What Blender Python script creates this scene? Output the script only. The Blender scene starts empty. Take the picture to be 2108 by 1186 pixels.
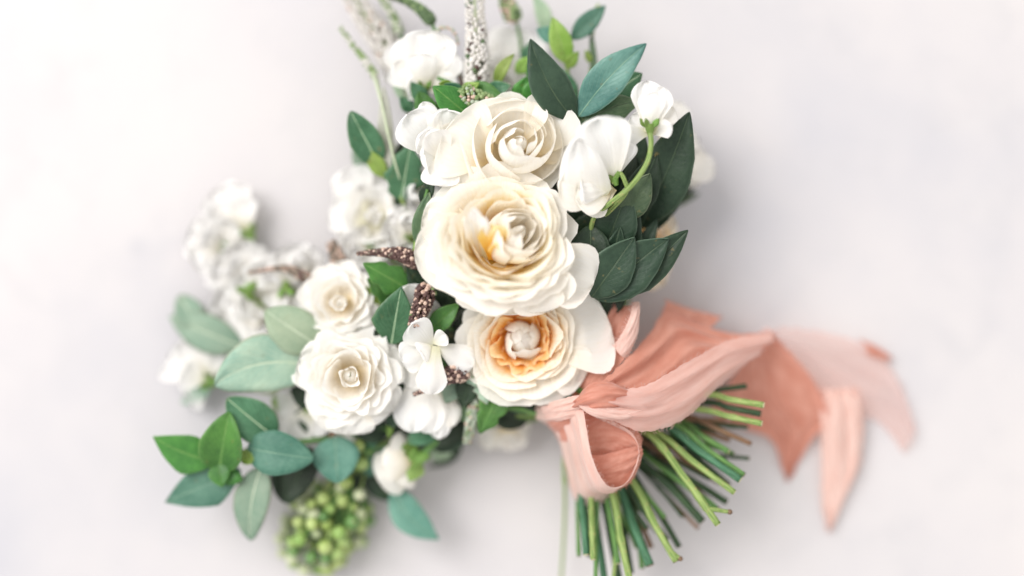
import bpy, bmesh, math, random
from mathutils import Vector, noise, Matrix
random.seed(7)
R_ = random.Random(11)
sc = bpy.context.scene
COL = sc.collection
S = 0.00025            # metres per picture unit on the table top
CX, CY, H = 1054.0, 593.0, 3200.0   # frame centre and camera height (units)

# ------------------------------------------------------------------ camera, world, lamps, exposure
cam_d = bpy.data.cameras.new('camera')
cam = bpy.data.objects.new('camera', cam_d); COL.objects.link(cam)
cam.location = (0, 0, H * S)
cam_d.sensor_width = 36.0
cam_d.lens = 36.0 * H / 2108.0
cam_d.clip_start = 0.01; cam_d.clip_end = 50
cam_d.dof.use_dof = True
cam_d.dof.focus_distance = (H - 255) * S
cam_d.dof.aperture_fstop = 0.76
sc.camera = cam

world = bpy.data.worlds.new('World'); sc.world = world
world.use_nodes = True
bg = world.node_tree.nodes['Background']
bg.inputs[0].default_value = (1.0, 0.978, 0.958, 1)
bg.inputs[1].default_value = 0.74

def area(name, loc, target, size, power, col):
    d = bpy.data.lights.new(name, 'AREA'); d.shape = 'SQUARE'; d.size = size
    d.energy = power; d.color = col
    o = bpy.data.objects.new(name, d); COL.objects.link(o)
    o.location = loc
    o.rotation_euler = (Vector(target) - Vector(loc)).to_track_quat('-Z', 'Y').to_euler()
    return o
area('window_light', (-3.5, 2.4, 4.6), (0.0, 0.0, 0.04), 3.9, 310, (1.0, 0.972, 0.958))

sc.view_settings.view_transform = 'Standard'
sc.view_settings.look = 'None'
sc.view_settings.exposure = 0.47
sc.view_settings.gamma = 1.0
sc.cycles.use_denoising = True
sc.cycles.max_bounces = 14
sc.cycles.diffuse_bounces = 10
sc.cycles.transmission_bounces = 6

# ------------------------------------------------------------------ materials
def new_mat(name):
    m = bpy.data.materials.new(name); m.use_nodes = True
    nt = m.node_tree; nt.nodes.clear()
    return m, nt, nt.nodes, nt.links
def rgb(c): return (c[0], c[1], c[2], 1)

def finish(nt, color, rough=0.5, transl=0.0, tcolor=None, bump=None, spec=0.4, sheen=0.0, sss=0.0):
    N, L = nt.nodes, nt.links
    p = N.new('ShaderNodeBsdfPrincipled')
    p.inputs['Roughness'].default_value = rough
    p.inputs['Specular IOR Level'].default_value = spec
    if sheen: p.inputs['Sheen Weight'].default_value = sheen
    L.new(color, p.inputs['Base Color'])
    if bump is not None: L.new(bump, p.inputs['Normal'])
    out = N.new('ShaderNodeOutputMaterial')
    if transl > 0:
        t = N.new('ShaderNodeBsdfTranslucent')
        L.new(tcolor if tcolor is not None else color, t.inputs['Color'])
        if bump is not None: L.new(bump, t.inputs['Normal'])
        mx = N.new('ShaderNodeMixShader'); mx.inputs[0].default_value = transl
        L.new(p.outputs[0], mx.inputs[1]); L.new(t.outputs[0], mx.inputs[2])
        L.new(mx.outputs[0], out.inputs[0])
    else:
        L.new(p.outputs[0], out.inputs[0])

def ramp(nt, fac, stops):
    r = nt.nodes.new('ShaderNodeValToRGB')
    els = r.color_ramp.elements
    while len(els) < len(stops): els.new(0.5)
    for e, (p, c) in zip(els, stops): e.position = p; e.color = rgb(c)
    nt.links.new(fac, r.inputs[0])
    return r.outputs[0]

def noise_tex(nt, vec, scale, detail=3, rough=0.5):
    n = nt.nodes.new('ShaderNodeTexNoise'); n.inputs['Scale'].default_value = scale
    n.inputs['Detail'].default_value = detail; n.inputs['Roughness'].default_value = rough
    if vec is not None: nt.links.new(vec, n.inputs['Vector'])
    return n.outputs['Fac']

def mapped(nt, src, scale):
    m = nt.nodes.new('ShaderNodeMapping'); m.inputs['Scale'].default_value = scale
    nt.links.new(src, m.inputs[0]); return m.outputs[0]

def mathn(nt, op, a, b=None, clamp=False):
    n = nt.nodes.new('ShaderNodeMath'); n.operation = op; n.use_clamp = clamp
    for i, v in enumerate((a, b)):
        if v is None: continue
        if isinstance(v, (int, float)): n.inputs[i].default_value = v
        else: nt.links.new(v, n.inputs[i])
    return n.outputs[0]

def mixc(nt, fac, a, b, mode='MIX'):
    n = nt.nodes.new('ShaderNodeMix'); n.data_type = 'RGBA'; n.blend_type = mode
    for sock, v in ((n.inputs[0], fac), (n.inputs[6], a), (n.inputs[7], b)):
        if isinstance(v, (int, float)): sock.default_value = v
        elif isinstance(v, tuple): sock.default_value = rgb(v)
        else: nt.links.new(v, sock)
    return n.outputs[2]

def bumpn(nt, h, strength, dist=0.001):
    b = nt.nodes.new('ShaderNodeBump'); b.inputs['Strength'].default_value = strength
    b.inputs['Distance'].default_value = dist
    nt.links.new(h, b.inputs['Height']); return b.outputs[0]

def uvxy(nt):
    tc = nt.nodes.new('ShaderNodeTexCoord')
    s = nt.nodes.new('ShaderNodeSeparateXYZ'); nt.links.new(tc.outputs['UV'], s.inputs[0])
    return tc, s.outputs[0], s.outputs[1]

def petal_mat(name, base, mid, tip, pos=(0.0, 0.4, 0.75), transl=0.42):
    m, nt, N, L = new_mat(name)
    tc, u, v = uvxy(nt)
    oi = N.new('ShaderNodeObjectInfo')
    nz = noise_tex(nt, mapped(nt, tc.outputs['UV'], (6, 2, 1)), 2.0, 3)
    vv = mathn(nt, 'ADD', v, mathn(nt, 'MULTIPLY', mathn(nt, 'SUBTRACT', nz, 0.5), 0.30))
    vv = mathn(nt, 'ADD', vv, mathn(nt, 'MULTIPLY', mathn(nt, 'SUBTRACT', oi.outputs['Random'], 0.5), 0.16))
    col = ramp(nt, vv, list(zip(pos, (base, mid, tip))))
    vein = noise_tex(nt, mapped(nt, tc.outputs['UV'], (60, 2.0, 1)), 1.0, 4, 0.6)
    col = mixc(nt, mathn(nt, 'MULTIPLY', mathn(nt, 'SUBTRACT', 0.56, vein, True), 1.1, True), col, mid, 'MULTIPLY')
    spot = noise_tex(nt, tc.outputs['Object'], 330, 3, 0.6)
    col = mixc(nt, mathn(nt, 'MULTIPLY', mathn(nt, 'SUBTRACT', spot, 0.66, True), 2.0, True), col, (0.80, 0.66, 0.42))
    big = noise_tex(nt, tc.outputs['Object'], 75, 3)
    crease = noise_tex(nt, mapped(nt, tc.outputs['UV'], (16, 1.6, 1)), 1.0, 3)
    h = mathn(nt, 'ADD', mathn(nt, 'ADD', mathn(nt, 'MULTIPLY', vein, 0.5), big), crease)
    finish(nt, col, 0.60, transl, None, bumpn(nt, h, 0.30, 0.0012), spec=0.2, sheen=0.05)
    return m

def leaf_mat(name, dark, light, rib, edge=None, rough=0.42, transl=0.18, veins=0.55, spec=0.45):
    m, nt, N, L = new_mat(name)
    tc, u, v = uvxy(nt)
    d = mathn(nt, 'ABSOLUTE', mathn(nt, 'SUBTRACT', u, 0.5))
    nz = noise_tex(nt, tc.outputs['Object'], 55, 4, 0.6)
    fine = noise_tex(nt, tc.outputs['Object'], 520, 3, 0.6)
    f = mathn(nt, 'ADD', mathn(nt, 'MULTIPLY', nz, 1.0), mathn(nt, 'MULTIPLY', mathn(nt, 'SUBTRACT', fine, 0.5), 0.35))
    col = ramp(nt, f, [(0.32, dark), (0.68, light)])
    # side veins sweep from the rib to the margin
    w = mathn(nt, 'SUBTRACT', mathn(nt, 'MULTIPLY', v, 9.0), mathn(nt, 'MULTIPLY', d, 9.0))
    w = mathn(nt, 'ADD', w, mathn(nt, 'MULTIPLY', nz, 0.8))
    tri = mathn(nt, 'ABSOLUTE', mathn(nt, 'SUBTRACT', mathn(nt, 'FRACT', w), 0.5))
    vein = mathn(nt, 'SUBTRACT', 1.0, mathn(nt, 'MULTIPLY', tri, 11.0), True)
    ribm = mathn(nt, 'SUBTRACT', 1.0, mathn(nt, 'MULTIPLY', d, 38.0), True)
    allv = mathn(nt, 'MAXIMUM', ribm, mathn(nt, 'MULTIPLY', vein, veins))
    col = mixc(nt, mathn(nt, 'MULTIPLY', allv, 0.55), col, rib)
    if edge is not None:
        e = mathn(nt, 'MULTIPLY', mathn(nt, 'SUBTRACT', d, 0.45), 14.0, True)
        col = mixc(nt, mathn(nt, 'MULTIPLY', e, 0.7), col, edge)
    h = mathn(nt, 'SUBTRACT', mathn(nt, 'MULTIPLY', fine, 0.25), mathn(nt, 'MULTIPLY', allv, 0.7))
    oi = nt.nodes.new('ShaderNodeObjectInfo')
    hs = nt.nodes.new('ShaderNodeHueSaturation')
    L.new(col, hs.inputs['Color'])
    L.new(mathn(nt, 'ADD', 0.75, mathn(nt, 'MULTIPLY', oi.outputs['Random'], 0.5)), hs.inputs['Value'])
    L.new(mathn(nt, 'ADD', 0.485, mathn(nt, 'MULTIPLY', oi.outputs['Random'], 0.03)), hs.inputs['Hue'])
    col = hs.outputs[0]
    sp = noise_tex(nt, tc.outputs['Object'], 240, 2, 0.5)
    col = mixc(nt, mathn(nt, 'MULTIPLY', mathn(nt, 'SUBTRACT', sp, 0.68, True), 5.0, True), col, (0.22, 0.17, 0.06))
    h = mathn(nt, 'ADD', h, mathn(nt, 'MULTIPLY', nz, 2.2))
    finish(nt, col, rough, transl, None, bumpn(nt, h, 0.6, 0.0009), spec=spec)
    return m

def plain_mat(name, a, b, scale=120, rough=0.5, transl=0.0, spec=0.4, stretch=(1, 1, 1), bump=0.3):
    m, nt, N, L = new_mat(name)
    tc = N.new('ShaderNodeTexCoord')
    nz = noise_tex(nt, mapped(nt, tc.outputs['Object'], stretch), scale, 4, 0.6)
    col = ramp(nt, nz, [(0.34, a), (0.66, b)])
    finish(nt, col, rough, transl, None, bumpn(nt, nz, bump, 0.0008), spec=spec)
    return m

def stem_mat(name, a, b, c):
    m, nt, N, L = new_mat(name)
    tc, u, v = uvxy(nt)
    st = noise_tex(nt, mapped(nt, tc.outputs['UV'], (9, 1.5, 1)), 1.0, 3)
    bl = noise_tex(nt, mapped(nt, tc.outputs['UV'], (2, 6, 1)), 1.2, 4, 0.65)
    col = ramp(nt, st, [(0.35, a), (0.65, b)])
    col = mixc(nt, mathn(nt, 'MULTIPLY', mathn(nt, 'SUBTRACT', bl, 0.58, True), 6.0, True), col, c)
    finish(nt, col, 0.55, 0.06, None, bumpn(nt, mathn(nt, 'ADD', st, bl), 0.6, 0.001), spec=0.35)
    return m

M = {}
M['cream'] = petal_mat('cream_petal', (0.90, 0.62, 0.20), (0.94, 0.84, 0.64), (0.96, 0.93, 0.86), (0.05, 0.36, 0.72))
M['cream_pale'] = petal_mat('pale_cream_petal', (0.93, 0.78, 0.48), (0.95, 0.895, 0.78), (0.96, 0.94, 0.895), (0.02, 0.32, 0.68))
M['cream_deep'] = petal_mat('deep_cream_petal', (0.93, 0.64, 0.16), (0.95, 0.83, 0.52), (0.96, 0.93, 0.85), (0.26, 0.52, 0.80))
M['peach'] = petal_mat('peach_petal', (0.88, 0.40, 0.06), (0.95, 0.70, 0.36), (0.96, 0.90, 0.79), (0.28, 0.56, 0.84))
M['orange'] = petal_mat('orange_petal', (0.82, 0.30, 0.03), (0.93, 0.50, 0.10), (0.96, 0.78, 0.48), (0.15, 0.62, 1.0))
M['butter'] = petal_mat('butter_petal', (0.88, 0.50, 0.06), (0.94, 0.70, 0.22), (0.96, 0.86, 0.54), (0.2, 0.6, 0.95))
M['white'] = petal_mat('white_petal', (0.86, 0.84, 0.62), (0.94, 0.92, 0.87), (0.96, 0.955, 0.945), (0.02, 0.35, 0.75))
M['rose_white'] = petal_mat('ivory_petal', (0.92, 0.80, 0.52), (0.95, 0.91, 0.83), (0.96, 0.95, 0.925), (0.05, 0.40, 0.75))
M['sepal'] = leaf_mat('sepal_green', (0.16, 0.30, 0.05), (0.33, 0.50, 0.14), (0.5, 0.6, 0.3), transl=0.3)
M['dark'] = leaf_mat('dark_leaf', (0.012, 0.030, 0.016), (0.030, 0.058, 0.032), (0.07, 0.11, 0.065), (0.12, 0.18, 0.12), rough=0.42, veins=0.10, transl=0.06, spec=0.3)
M['blue'] = leaf_mat('blue_green_leaf', (0.035, 0.125, 0.10), (0.11, 0.24, 0.19), (0.24, 0.38, 0.28), (0.25, 0.4, 0.3), veins=0.3)
M['olive'] = leaf_mat('olive_leaf', (0.045, 0.10, 0.045), (0.12, 0.19, 0.095), (0.3, 0.38, 0.2), (0.4, 0.48, 0.3), veins=0.35)
M['teal'] = leaf_mat('teal_leaf', (0.05, 0.17, 0.12), (0.145, 0.31, 0.23), (0.32, 0.50, 0.38), (0.2, 0.4, 0.3), rough=0.5, veins=0.25)
M['sage'] = leaf_mat('sage_leaf', (0.22, 0.36, 0.27), (0.36, 0.48, 0.36), (0.58, 0.66, 0.50), (0.42, 0.30, 0.22), rough=0.55, veins=0.6)
M['sage_plain'] = leaf_mat('pale_sage_leaf', (0.28, 0.40, 0.27), (0.42, 0.52, 0.36), (0.5, 0.58, 0.42), (0.5, 0.55, 0.4), rough=0.55, veins=0.3)
M['pale_sheath'] = leaf_mat('pale_sheath', (0.66, 0.68, 0.58), (0.78, 0.78, 0.70), (0.8, 0.8, 0.7), rough=0.6, transl=0.35)
M['green'] = leaf_mat('fresh_green_leaf', (0.03, 0.13, 0.022), (0.085, 0.26, 0.045), (0.26, 0.42, 0.14), (0.2, 0.4, 0.12), veins=0.4)
M['mid'] = leaf_mat('mid_green_leaf', (0.035, 0.13, 0.06), (0.10, 0.26, 0.14), (0.34, 0.50, 0.30), (0.3, 0.45, 0.25), veins=0.5)
M['lime'] = leaf_mat('lime_leaf', (0.24, 0.42, 0.06), (0.45, 0.60, 0.17), (0.6, 0.7, 0.35), transl=0.35)
M['deep'] = leaf_mat('deep_shade_leaf', (0.006, 0.018, 0.007), (0.018, 0.045, 0.017), (0.07, 0.13, 0.06), veins=0.3, transl=0.05)  # dark leaf green made deeper: shade between the blooms put into the colour
M['st_lime'] = stem_mat('lime_stem', (0.13, 0.22, 0.05), (0.32, 0.42, 0.14), (0.50, 0.36, 0.17))
M['st_green'] = stem_mat('green_stem', (0.06, 0.16, 0.045), (0.15, 0.30, 0.08), (0.20, 0.20, 0.08))
M['st_dark'] = stem_mat('dark_stem', (0.014, 0.038, 0.016), (0.045, 0.09, 0.036), (0.11, 0.08, 0.05))
M['st_teal'] = stem_mat('teal_stem', (0.03, 0.105, 0.05), (0.08, 0.21, 0.115), (0.12, 0.24, 0.12))
M['st_brown'] = stem_mat('brown_stem', (0.14, 0.075, 0.045), (0.26, 0.15, 0.08), (0.20, 0.20, 0.08))
M['st_pale'] = stem_mat('pale_stem', (0.42, 0.50, 0.32), (0.60, 0.65, 0.48), (0.5, 0.45, 0.3))
M['cut'] = plain_mat('cut_stem_end', (0.38, 0.36, 0.18), (0.62, 0.58, 0.36), 900)
M['cut_dark'] = plain_mat('dried_stem_end', (0.10, 0.06, 0.035), (0.22, 0.14, 0.08), 900)
M['brown'] = plain_mat('dark_floret', (0.045, 0.022, 0.020), (0.15, 0.085, 0.075), 700, 0.7)
M['grey_brown'] = plain_mat('grey_brown_floret', (0.11, 0.085, 0.065), (0.27, 0.22, 0.17), 700, 0.7)
M['tan'] = plain_mat('pinkish_floret', (0.42, 0.27, 0.20), (0.72, 0.56, 0.47), 700, 0.7)
M['white_fl'] = plain_mat('white_floret', (0.74, 0.71, 0.66), (0.90, 0.88, 0.86), 500, 0.6, 0.3)
M['green_fl'] = plain_mat('green_floret', (0.16, 0.27, 0.09), (0.40, 0.50, 0.25), 500, 0.6, 0.15)
M['greygreen_fl'] = plain_mat('grey_green_floret', (0.30, 0.38, 0.28), (0.62, 0.66, 0.55), 500, 0.7, 0.1)
M['dkgreen_fl'] = plain_mat('dark_green_floret', (0.05, 0.10, 0.045), (0.16, 0.23, 0.11), 500, 0.6, 0.1)
M['berry'] = plain_mat('green_berry', (0.20, 0.36, 0.07), (0.42, 0.56, 0.20), 70, 0.3, 0.1, 0.5)
M['berry_pale'] = plain_mat('pale_berry', (0.42, 0.50, 0.27), (0.66, 0.69, 0.48), 70, 0.35, 0.12, 0.5)
M['berry_lime'] = plain_mat('lime_berry', (0.30, 0.42, 0.10), (0.50, 0.60, 0.24), 70, 0.3, 0.12, 0.5)
M['berry_deep'] = plain_mat('deep_green_berry', (0.07, 0.17, 0.04), (0.16, 0.30, 0.09), 70, 0.3, 0.05, 0.5)
M['tip'] = plain_mat('berry_tip', (0.20, 0.11, 0.06), (0.42, 0.28, 0.16), 900)

def ribbon_mat(name, a, b, transl, sheer=0.0):
    m, nt, N, L = new_mat(name)
    tc, u, v = uvxy(nt)
    big = noise_tex(nt, mapped(nt, tc.outputs['UV'], (5, 2, 1)), 1.5, 4)
    w1 = noise_tex(nt, mapped(nt, tc.outputs['UV'], (260, 4, 1)), 1, 2)
    w2 = noise_tex(nt, mapped(nt, tc.outputs['UV'], (4, 420, 1)), 1, 2)
    weave = mathn(nt, 'ADD', w1, w2)
    crease = noise_tex(nt, mapped(nt, tc.outputs['UV'], (7, 1.2, 1)), 1.6, 4, 0.55)
    col = ramp(nt, mathn(nt, 'ADD', mathn(nt, 'MULTIPLY', big, 0.7), mathn(nt, 'MULTIPLY', weave, 0.15)), [(0.35, a), (0.66, b)])
    h = mathn(nt, 'ADD', mathn(nt, 'MULTIPLY', weave, 0.06), crease)
    bmp = bumpn(nt, h, 0.36, 0.003)
    p = N.new('ShaderNodeBsdfPrincipled'); p.inputs['Roughness'].default_value = 0.48
    p.inputs['Specular IOR Level'].default_value = 0.35; p.inputs['Sheen Weight'].default_value = 0.4; p.inputs['Sheen Roughness'].default_value = 0.4
    L.new(col, p.inputs['Base Color']); L.new(bmp, p.inputs['Normal'])
    t = N.new('ShaderNodeBsdfTranslucent'); L.new(col, t.inputs['Color'])
    mx = N.new('ShaderNodeMixShader'); mx.inputs[0].default_value = transl
    L.new(p.outputs[0], mx.inputs[1]); L.new(t.outputs[0], mx.inputs[2])
    out = N.new('ShaderNodeOutputMaterial')
    if sheer:
        tr = N.new('ShaderNodeBsdfTransparent')
        m2 = N.new('ShaderNodeMixShader'); m2.inputs[0].default_value = sheer
        L.new(mx.outputs[0], m2.inputs[1]); L.new(tr.outputs[0], m2.inputs[2]); L.new(m2.outputs[0], out.inputs[0])
    else: L.new(mx.outputs[0], out.inputs[0])
    return m
M['ribbon'] = ribbon_mat('coral_silk', (0.62, 0.25, 0.175), (0.76, 0.39, 0.30), 0.36)
M['ribbon_pale'] = ribbon_mat('pale_coral_silk', (0.80, 0.52, 0.445), (0.90, 0.70, 0.63), 0.36)
M['ribbon_lit'] = ribbon_mat('lit_coral_silk', (0.82, 0.54, 0.47), (0.91, 0.70, 0.64), 0.40, 0.28)  # paler copy of the silk, light on the band put into its colour
M['ribbon_sheer'] = ribbon_mat('sheer_coral_silk', (0.86, 0.54, 0.47), (0.92, 0.66, 0.60), 0.45, 0.55)

def marble():
    m, nt, N, L = new_mat('white_marble')
    tc = N.new('ShaderNodeTexCoord'); ob = tc.outputs['Object']
    n1 = noise_tex(nt, ob, 4.5, 4, 0.55)
    n2 = noise_tex(nt, ob, 14, 5, 0.6)
    base = ramp(nt, n1, [(0.34, (0.470, 0.466, 0.496)), (0.50, (0.542, 0.524, 0.534)), (0.66, (0.578, 0.554, 0.552))])
    # soft grey veins
    wv = N.new('ShaderNodeTexNoise'); wv.inputs['Scale'].default_value = 5.0; wv.inputs['Detail'].default_value = 5
    L.new(ob, wv.inputs['Vector'])
    r = mathn(nt, 'ABSOLUTE', mathn(nt, 'SUBTRACT', wv.outputs['Fac'], 0.53))
    vein = mathn(nt, 'SUBTRACT', 1.0, mathn(nt, 'MULTIPLY', r, 26.0), True)
    vein = mathn(nt, 'MULTIPLY', mathn(nt, 'MULTIPLY', vein, mathn(nt, 'MULTIPLY', mathn(nt, 'SUBTRACT', n2, 0.42, True), 3.0, True)), 0.30)
    col = mixc(nt, vein, base, (0.38, 0.385, 0.42))
    mot = noise_tex(nt, ob, 38, 6, 0.65)
    col = mixc(nt, mathn(nt, 'MULTIPLY', mathn(nt, 'SUBTRACT', mot, 0.52, True), 0.9, True), col, (0.43, 0.43, 0.45))
    vd = N.new('ShaderNodeVectorMath'); vd.operation = 'DISTANCE'
    L.new(ob, vd.inputs[0]); vd.inputs[1].default_value = ((285 - CX) * S, (CY - 510) * S, 0)
    mk = mathn(nt, 'SUBTRACT', 1.0, mathn(nt, 'MULTIPLY', mathn(nt, 'ADD', vd.outputs['Value'], mathn(nt, 'MULTIPLY', mathn(nt, 'SUBTRACT', n2, 0.5), 0.008)), 130.0), True)
    col = mixc(nt, mathn(nt, 'MULTIPLY', mk, 0.45), col, (0.42, 0.42, 0.45))
    grain = noise_tex(nt, ob, 420, 3, 0.6)
    finish(nt, col, 0.42, 0.0, None, bumpn(nt, grain, 0.15, 0.0006), spec=0.35)
    return m
M['marble'] = marble()

# ------------------------------------------------------------------ builders
def V(*a): return Vector(a)
def P(x, y, z):
    k = (H - z) / H
    return V((x - CX) * k, -(y - CY) * k, z)
def K(z): return (H - z) / H

def link_mesh(name, verts, faces, mat, origin, uvs=None, solid=0.0, smooth=True):
    me = bpy.data.meshes.new(name)
    me.from_pydata([((v - origin) * S)[:] for v in verts], [], faces)
    if smooth: me.polygons.foreach_set('use_smooth', [True] * len(me.polygons))
    if uvs is not None:
        ul = me.uv_layers.new(name='UVMap')
        flat = []
        for l in me.loops: flat.extend(uvs[l.vertex_index])
        ul.data.foreach_set('uv', flat)
    me.materials.append(mat)
    o = bpy.data.objects.new(name, me); COL.objects.link(o)
    if solid:
        md = o.modifiers.new('thickness', 'SOLIDIFY'); md.thickness = solid * S; md.offset = 0
    return o

THREADS = []
class Thing:
    def __init__(self, name, label, cat, origin, group=None):
        self.o = bpy.data.objects.new(name, None); COL.objects.link(self.o)
        self.o.empty_display_size = 0.01
        self.org = origin; self.o.location = origin * S
        self.o['label'] = label; self.o['category'] = cat
        if group: self.o['group'] = group
    def part(self, name, geo, mat, parent=None, solid=0.0, label=None, kind=None):
        verts, faces, uvs = geo
        o = link_mesh(name, verts, faces, mat, self.org, uvs, solid)
        o.parent = parent or self.o
        if label: o['label'] = label
        if kind: o['kind'] = kind
        return o

def grid_faces(nu, nv, closed=False):
    f = []
    for j in range(nv):
        for i in range(nu):
            a = j * (nu + 1) + i
            f.append((a, a + 1, a + nu + 2, a + nu + 1))
    return f

PROF = {
    'lance': lambda t: math.sin(math.pi * t ** 0.85) ** 0.85 if 0 < t < 1 else 0,
    'oval':  lambda t: math.sin(math.pi * t ** 0.80) ** 0.62 if 0 < t < 1 else 0,
    'point': lambda t: (min(1, t / 0.38) ** 0.6 * (1 - max(0, (t - 0.38) / 0.62) ** 1.6)) if 0 < t < 1 else 0,
    'fan':   lambda t: 1.22 * t ** 0.75 * math.sqrt(max(0, 1 - t ** 5)),
    'banner': lambda t: 1.10 * t ** 0.85 * math.sqrt(max(0, 1 - t ** 10)),
    'tri': lambda t: min(1, t / 0.15) ** 0.5 * max(0, 1 - t ** 2.2) ** 0.6,
    'spoon': lambda t: (0.32 + 0.68 * min(1, t * 1.45) ** 1.4) * math.sqrt(max(0, 1 - max(0, (t - 0.6) / 0.4) ** 2.4)),
    'strap': lambda t: min(1, t * 8) ** 0.5 * math.sqrt(max(0, 1 - t ** 6)),
    'round': lambda t: (max(0, 1 - (2 * t - 1) ** 2)) ** 0.5,
    'holly': lambda t: (math.sin(math.pi * t ** 0.75) ** 0.75 * (1 + 0.16 * math.sin(t * 19)) if 0 < t < 1 else 0),
}
def blade(b, t, w, prof='lance', cup=0.0, fold=0.0, arch=0.0, curl=0.0, ruffle=0.0, rk=3.0, roll=0.0, side=0.0,
          twist=0.0, nu=8, nv=14, jag=0.0, notch=0.0, rnd=None):
    """a leaf or petal from base b to tip t (already in space); w full width"""
    rnd = rnd or R_
    ax = t - b; L = ax.length; a = ax / L
    n0 = V(0, 0, 1) - a * a.z
    if n0.length < 0.15: n0 = V(0, 1, 0) - a * a.y
    n0.normalize(); s0 = n0.cross(a)
    pf = PROF[prof]; ph = rnd.uniform(0, 6.28); ph2 = rnd.uniform(0, 6.28); so = rnd.uniform(0, 99)
    verts, uvs = [], []
    for j in range(nv + 1):
        q = (1 - math.cos(math.pi * j / nv)) / 2
        r = math.radians(roll + twist * q)
        n = n0 * math.cos(r) + s0 * math.sin(r)
        s = s0 * math.cos(r) - n0 * math.sin(r)
        c = b + ax * q + n0 * (arch * L * 4 * q * (1 - q) + curl * L * q ** 3) + s0 * (side * L * 4 * q * (1 - q))
        hw = 0.5 * w * pf(q)
        for i in range(nu + 1):
            u = -1 + 2 * i / nu
            jg = 1 + jag * noise.noise(V(u * 2 + so, q * 9, so))
            p = c + s * (u * hw * jg) + n * (cup * hw * u * u + fold * hw * abs(u))
            p = p + n * (ruffle * q * q * (0.3 + abs(u)) * math.sin(rk * u * 2.2 + ph) + 0.4 * ruffle * q * math.sin(rk * q * 3 + u + ph2))
            if notch: p = p - a * (notch * L * q ** 6 * math.exp(-(u / 0.22) ** 2))
            verts.append(p); uvs.append((i / nu, q))
    return verts, grid_faces(nu, nv), uvs

def catmull(pts, n):
    out = []; m = len(pts) - 1
    for k in range(n + 1):
        x = k / n * m; i = min(int(x), m - 1); f = x - i
        p0 = pts[max(i - 1, 0)]; p1 = pts[i]; p2 = pts[i + 1]; p3 = pts[min(i + 2, m)]
        out.append(0.5 * ((2 * p1) + (p2 - p0) * f + (2 * p0 - 5 * p1 + 4 * p2 - p3) * f * f + (3 * p1 - p0 - 3 * p2 + p3) * f ** 3))
    return out

def tube(pts, r0, r1=None, n=None, sides=8, cap=True, knob=None):
    r1 = r0 if r1 is None else r1
    n = n or max(4, 5 * (len(pts) - 1))
    c = catmull(pts, n) if len(pts) > 1 else pts
    verts, uvs, faces = [], [], []
    ref = V(0.31, 0.17, 0.93)
    for k, p in enumerate(c):
        d = (c[min(k + 1, n)] - c[max(k - 1, 0)]).normalized()
        x = ref.cross(d)
        if x.length < 1e-3: x = V(1, 0, 0).cross(d)
        x.normalize(); y = d.cross(x)
        t = k / n; r = r0 + (r1 - r0) * t
        if knob:
            for (kt, ka) in knob: r *= 1 + ka * math.exp(-((t - kt) / 0.025) ** 2)
        for s in range(sides + 1):
            a = 2 * math.pi * s / sides
            verts.append(p + (x * math.cos(a) + y * math.sin(a)) * r); uvs.append((s / sides, t * 4))
    faces = grid_faces(sides, n)
    if cap:
        for row, flip in ((0, True), (n, False)):
            verts.append(c[row]); uvs.append((0.5, t)); ci = len(verts) - 1
            for s in range(sides):
                a, b = row * (sides + 1) + s, row * (sides + 1) + s + 1
                faces.append((ci, b, a) if flip else (ci, a, b))
    return verts, faces, uvs

_bm = bmesh.new(); bmesh.ops.create_icosphere(_bm, subdivisions=1, radius=1)
ICO_V = [v.co.copy() for v in _bm.verts]; ICO_F = [[v.index for v in f.verts] for f in _bm.faces]; _bm.free()
_bm = bmesh.new(); bmesh.ops.create_icosphere(_bm, subdivisions=2, radius=1)
ICO2_V = [v.co.copy() for v in _bm.verts]; ICO2_F = [[v.index for v in f.verts] for f in _bm.faces]; _bm.free()

def merge(geos):
    vs, fs, us = [], [], []
    for v, f, u in geos:
        o = len(vs); vs += v; us += u if u else [(0, 0)] * len(v)
        fs += [tuple(i + o for i in q) for q in f]
    return vs, fs, us

def blob(c, r, d=None, stretch=1.0, hi=False):
    bv, bf = (ICO2_V, ICO2_F) if hi else (ICO_V, ICO_F)
    d = (d or V(0, 0, 1)).normalized(); q = d.to_track_quat('Z', 'Y')
    return [c + q @ V(v.x * r, v.y * r, v.z * r * stretch) for v in bv], list(bf), [(0.5, 0.5 + 0.5 * v.z) for v in bv]

# ------------------------------------------------------------------ the marble surface
def slab():
    bm = bmesh.new()
    bmesh.ops.create_grid(bm, x_segments=2, y_segments=2, size=1.6)
    r = bmesh.ops.extrude_face_region(bm, geom=bm.faces[:])
    for e in r['geom']:
        if isinstance(e, bmesh.types.BMVert): e.co.z -= 0.03
    bmesh.ops.recalc_face_normals(bm, faces=bm.faces[:])
    me = bpy.data.meshes.new('marble_surface'); bm.to_mesh(me); bm.free()
    me.materials.append(M['marble'])
    o = bpy.data.objects.new('marble_surface', me); COL.objects.link(o)
    o['kind'] = 'structure'
slab()

BIND = (1205, 838, 155)
def to_bind(x, y, z, r=6, mid=None, low=0.55):
    """points of a hidden stem from a head down to the tie"""
    bx, by = BIND[0] + R_.uniform(-28, 28), BIND[1] + R_.uniform(-28, 28)
    bz = BIND[2] + R_.uniform(-40, 40)
    m = mid or (x + (bx - x) * 0.5, y + (by - y) * 0.5, min(z, bz) * low + 45)
    return [P(x, y, z), P(*m), P(bx, by, bz)]

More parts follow.
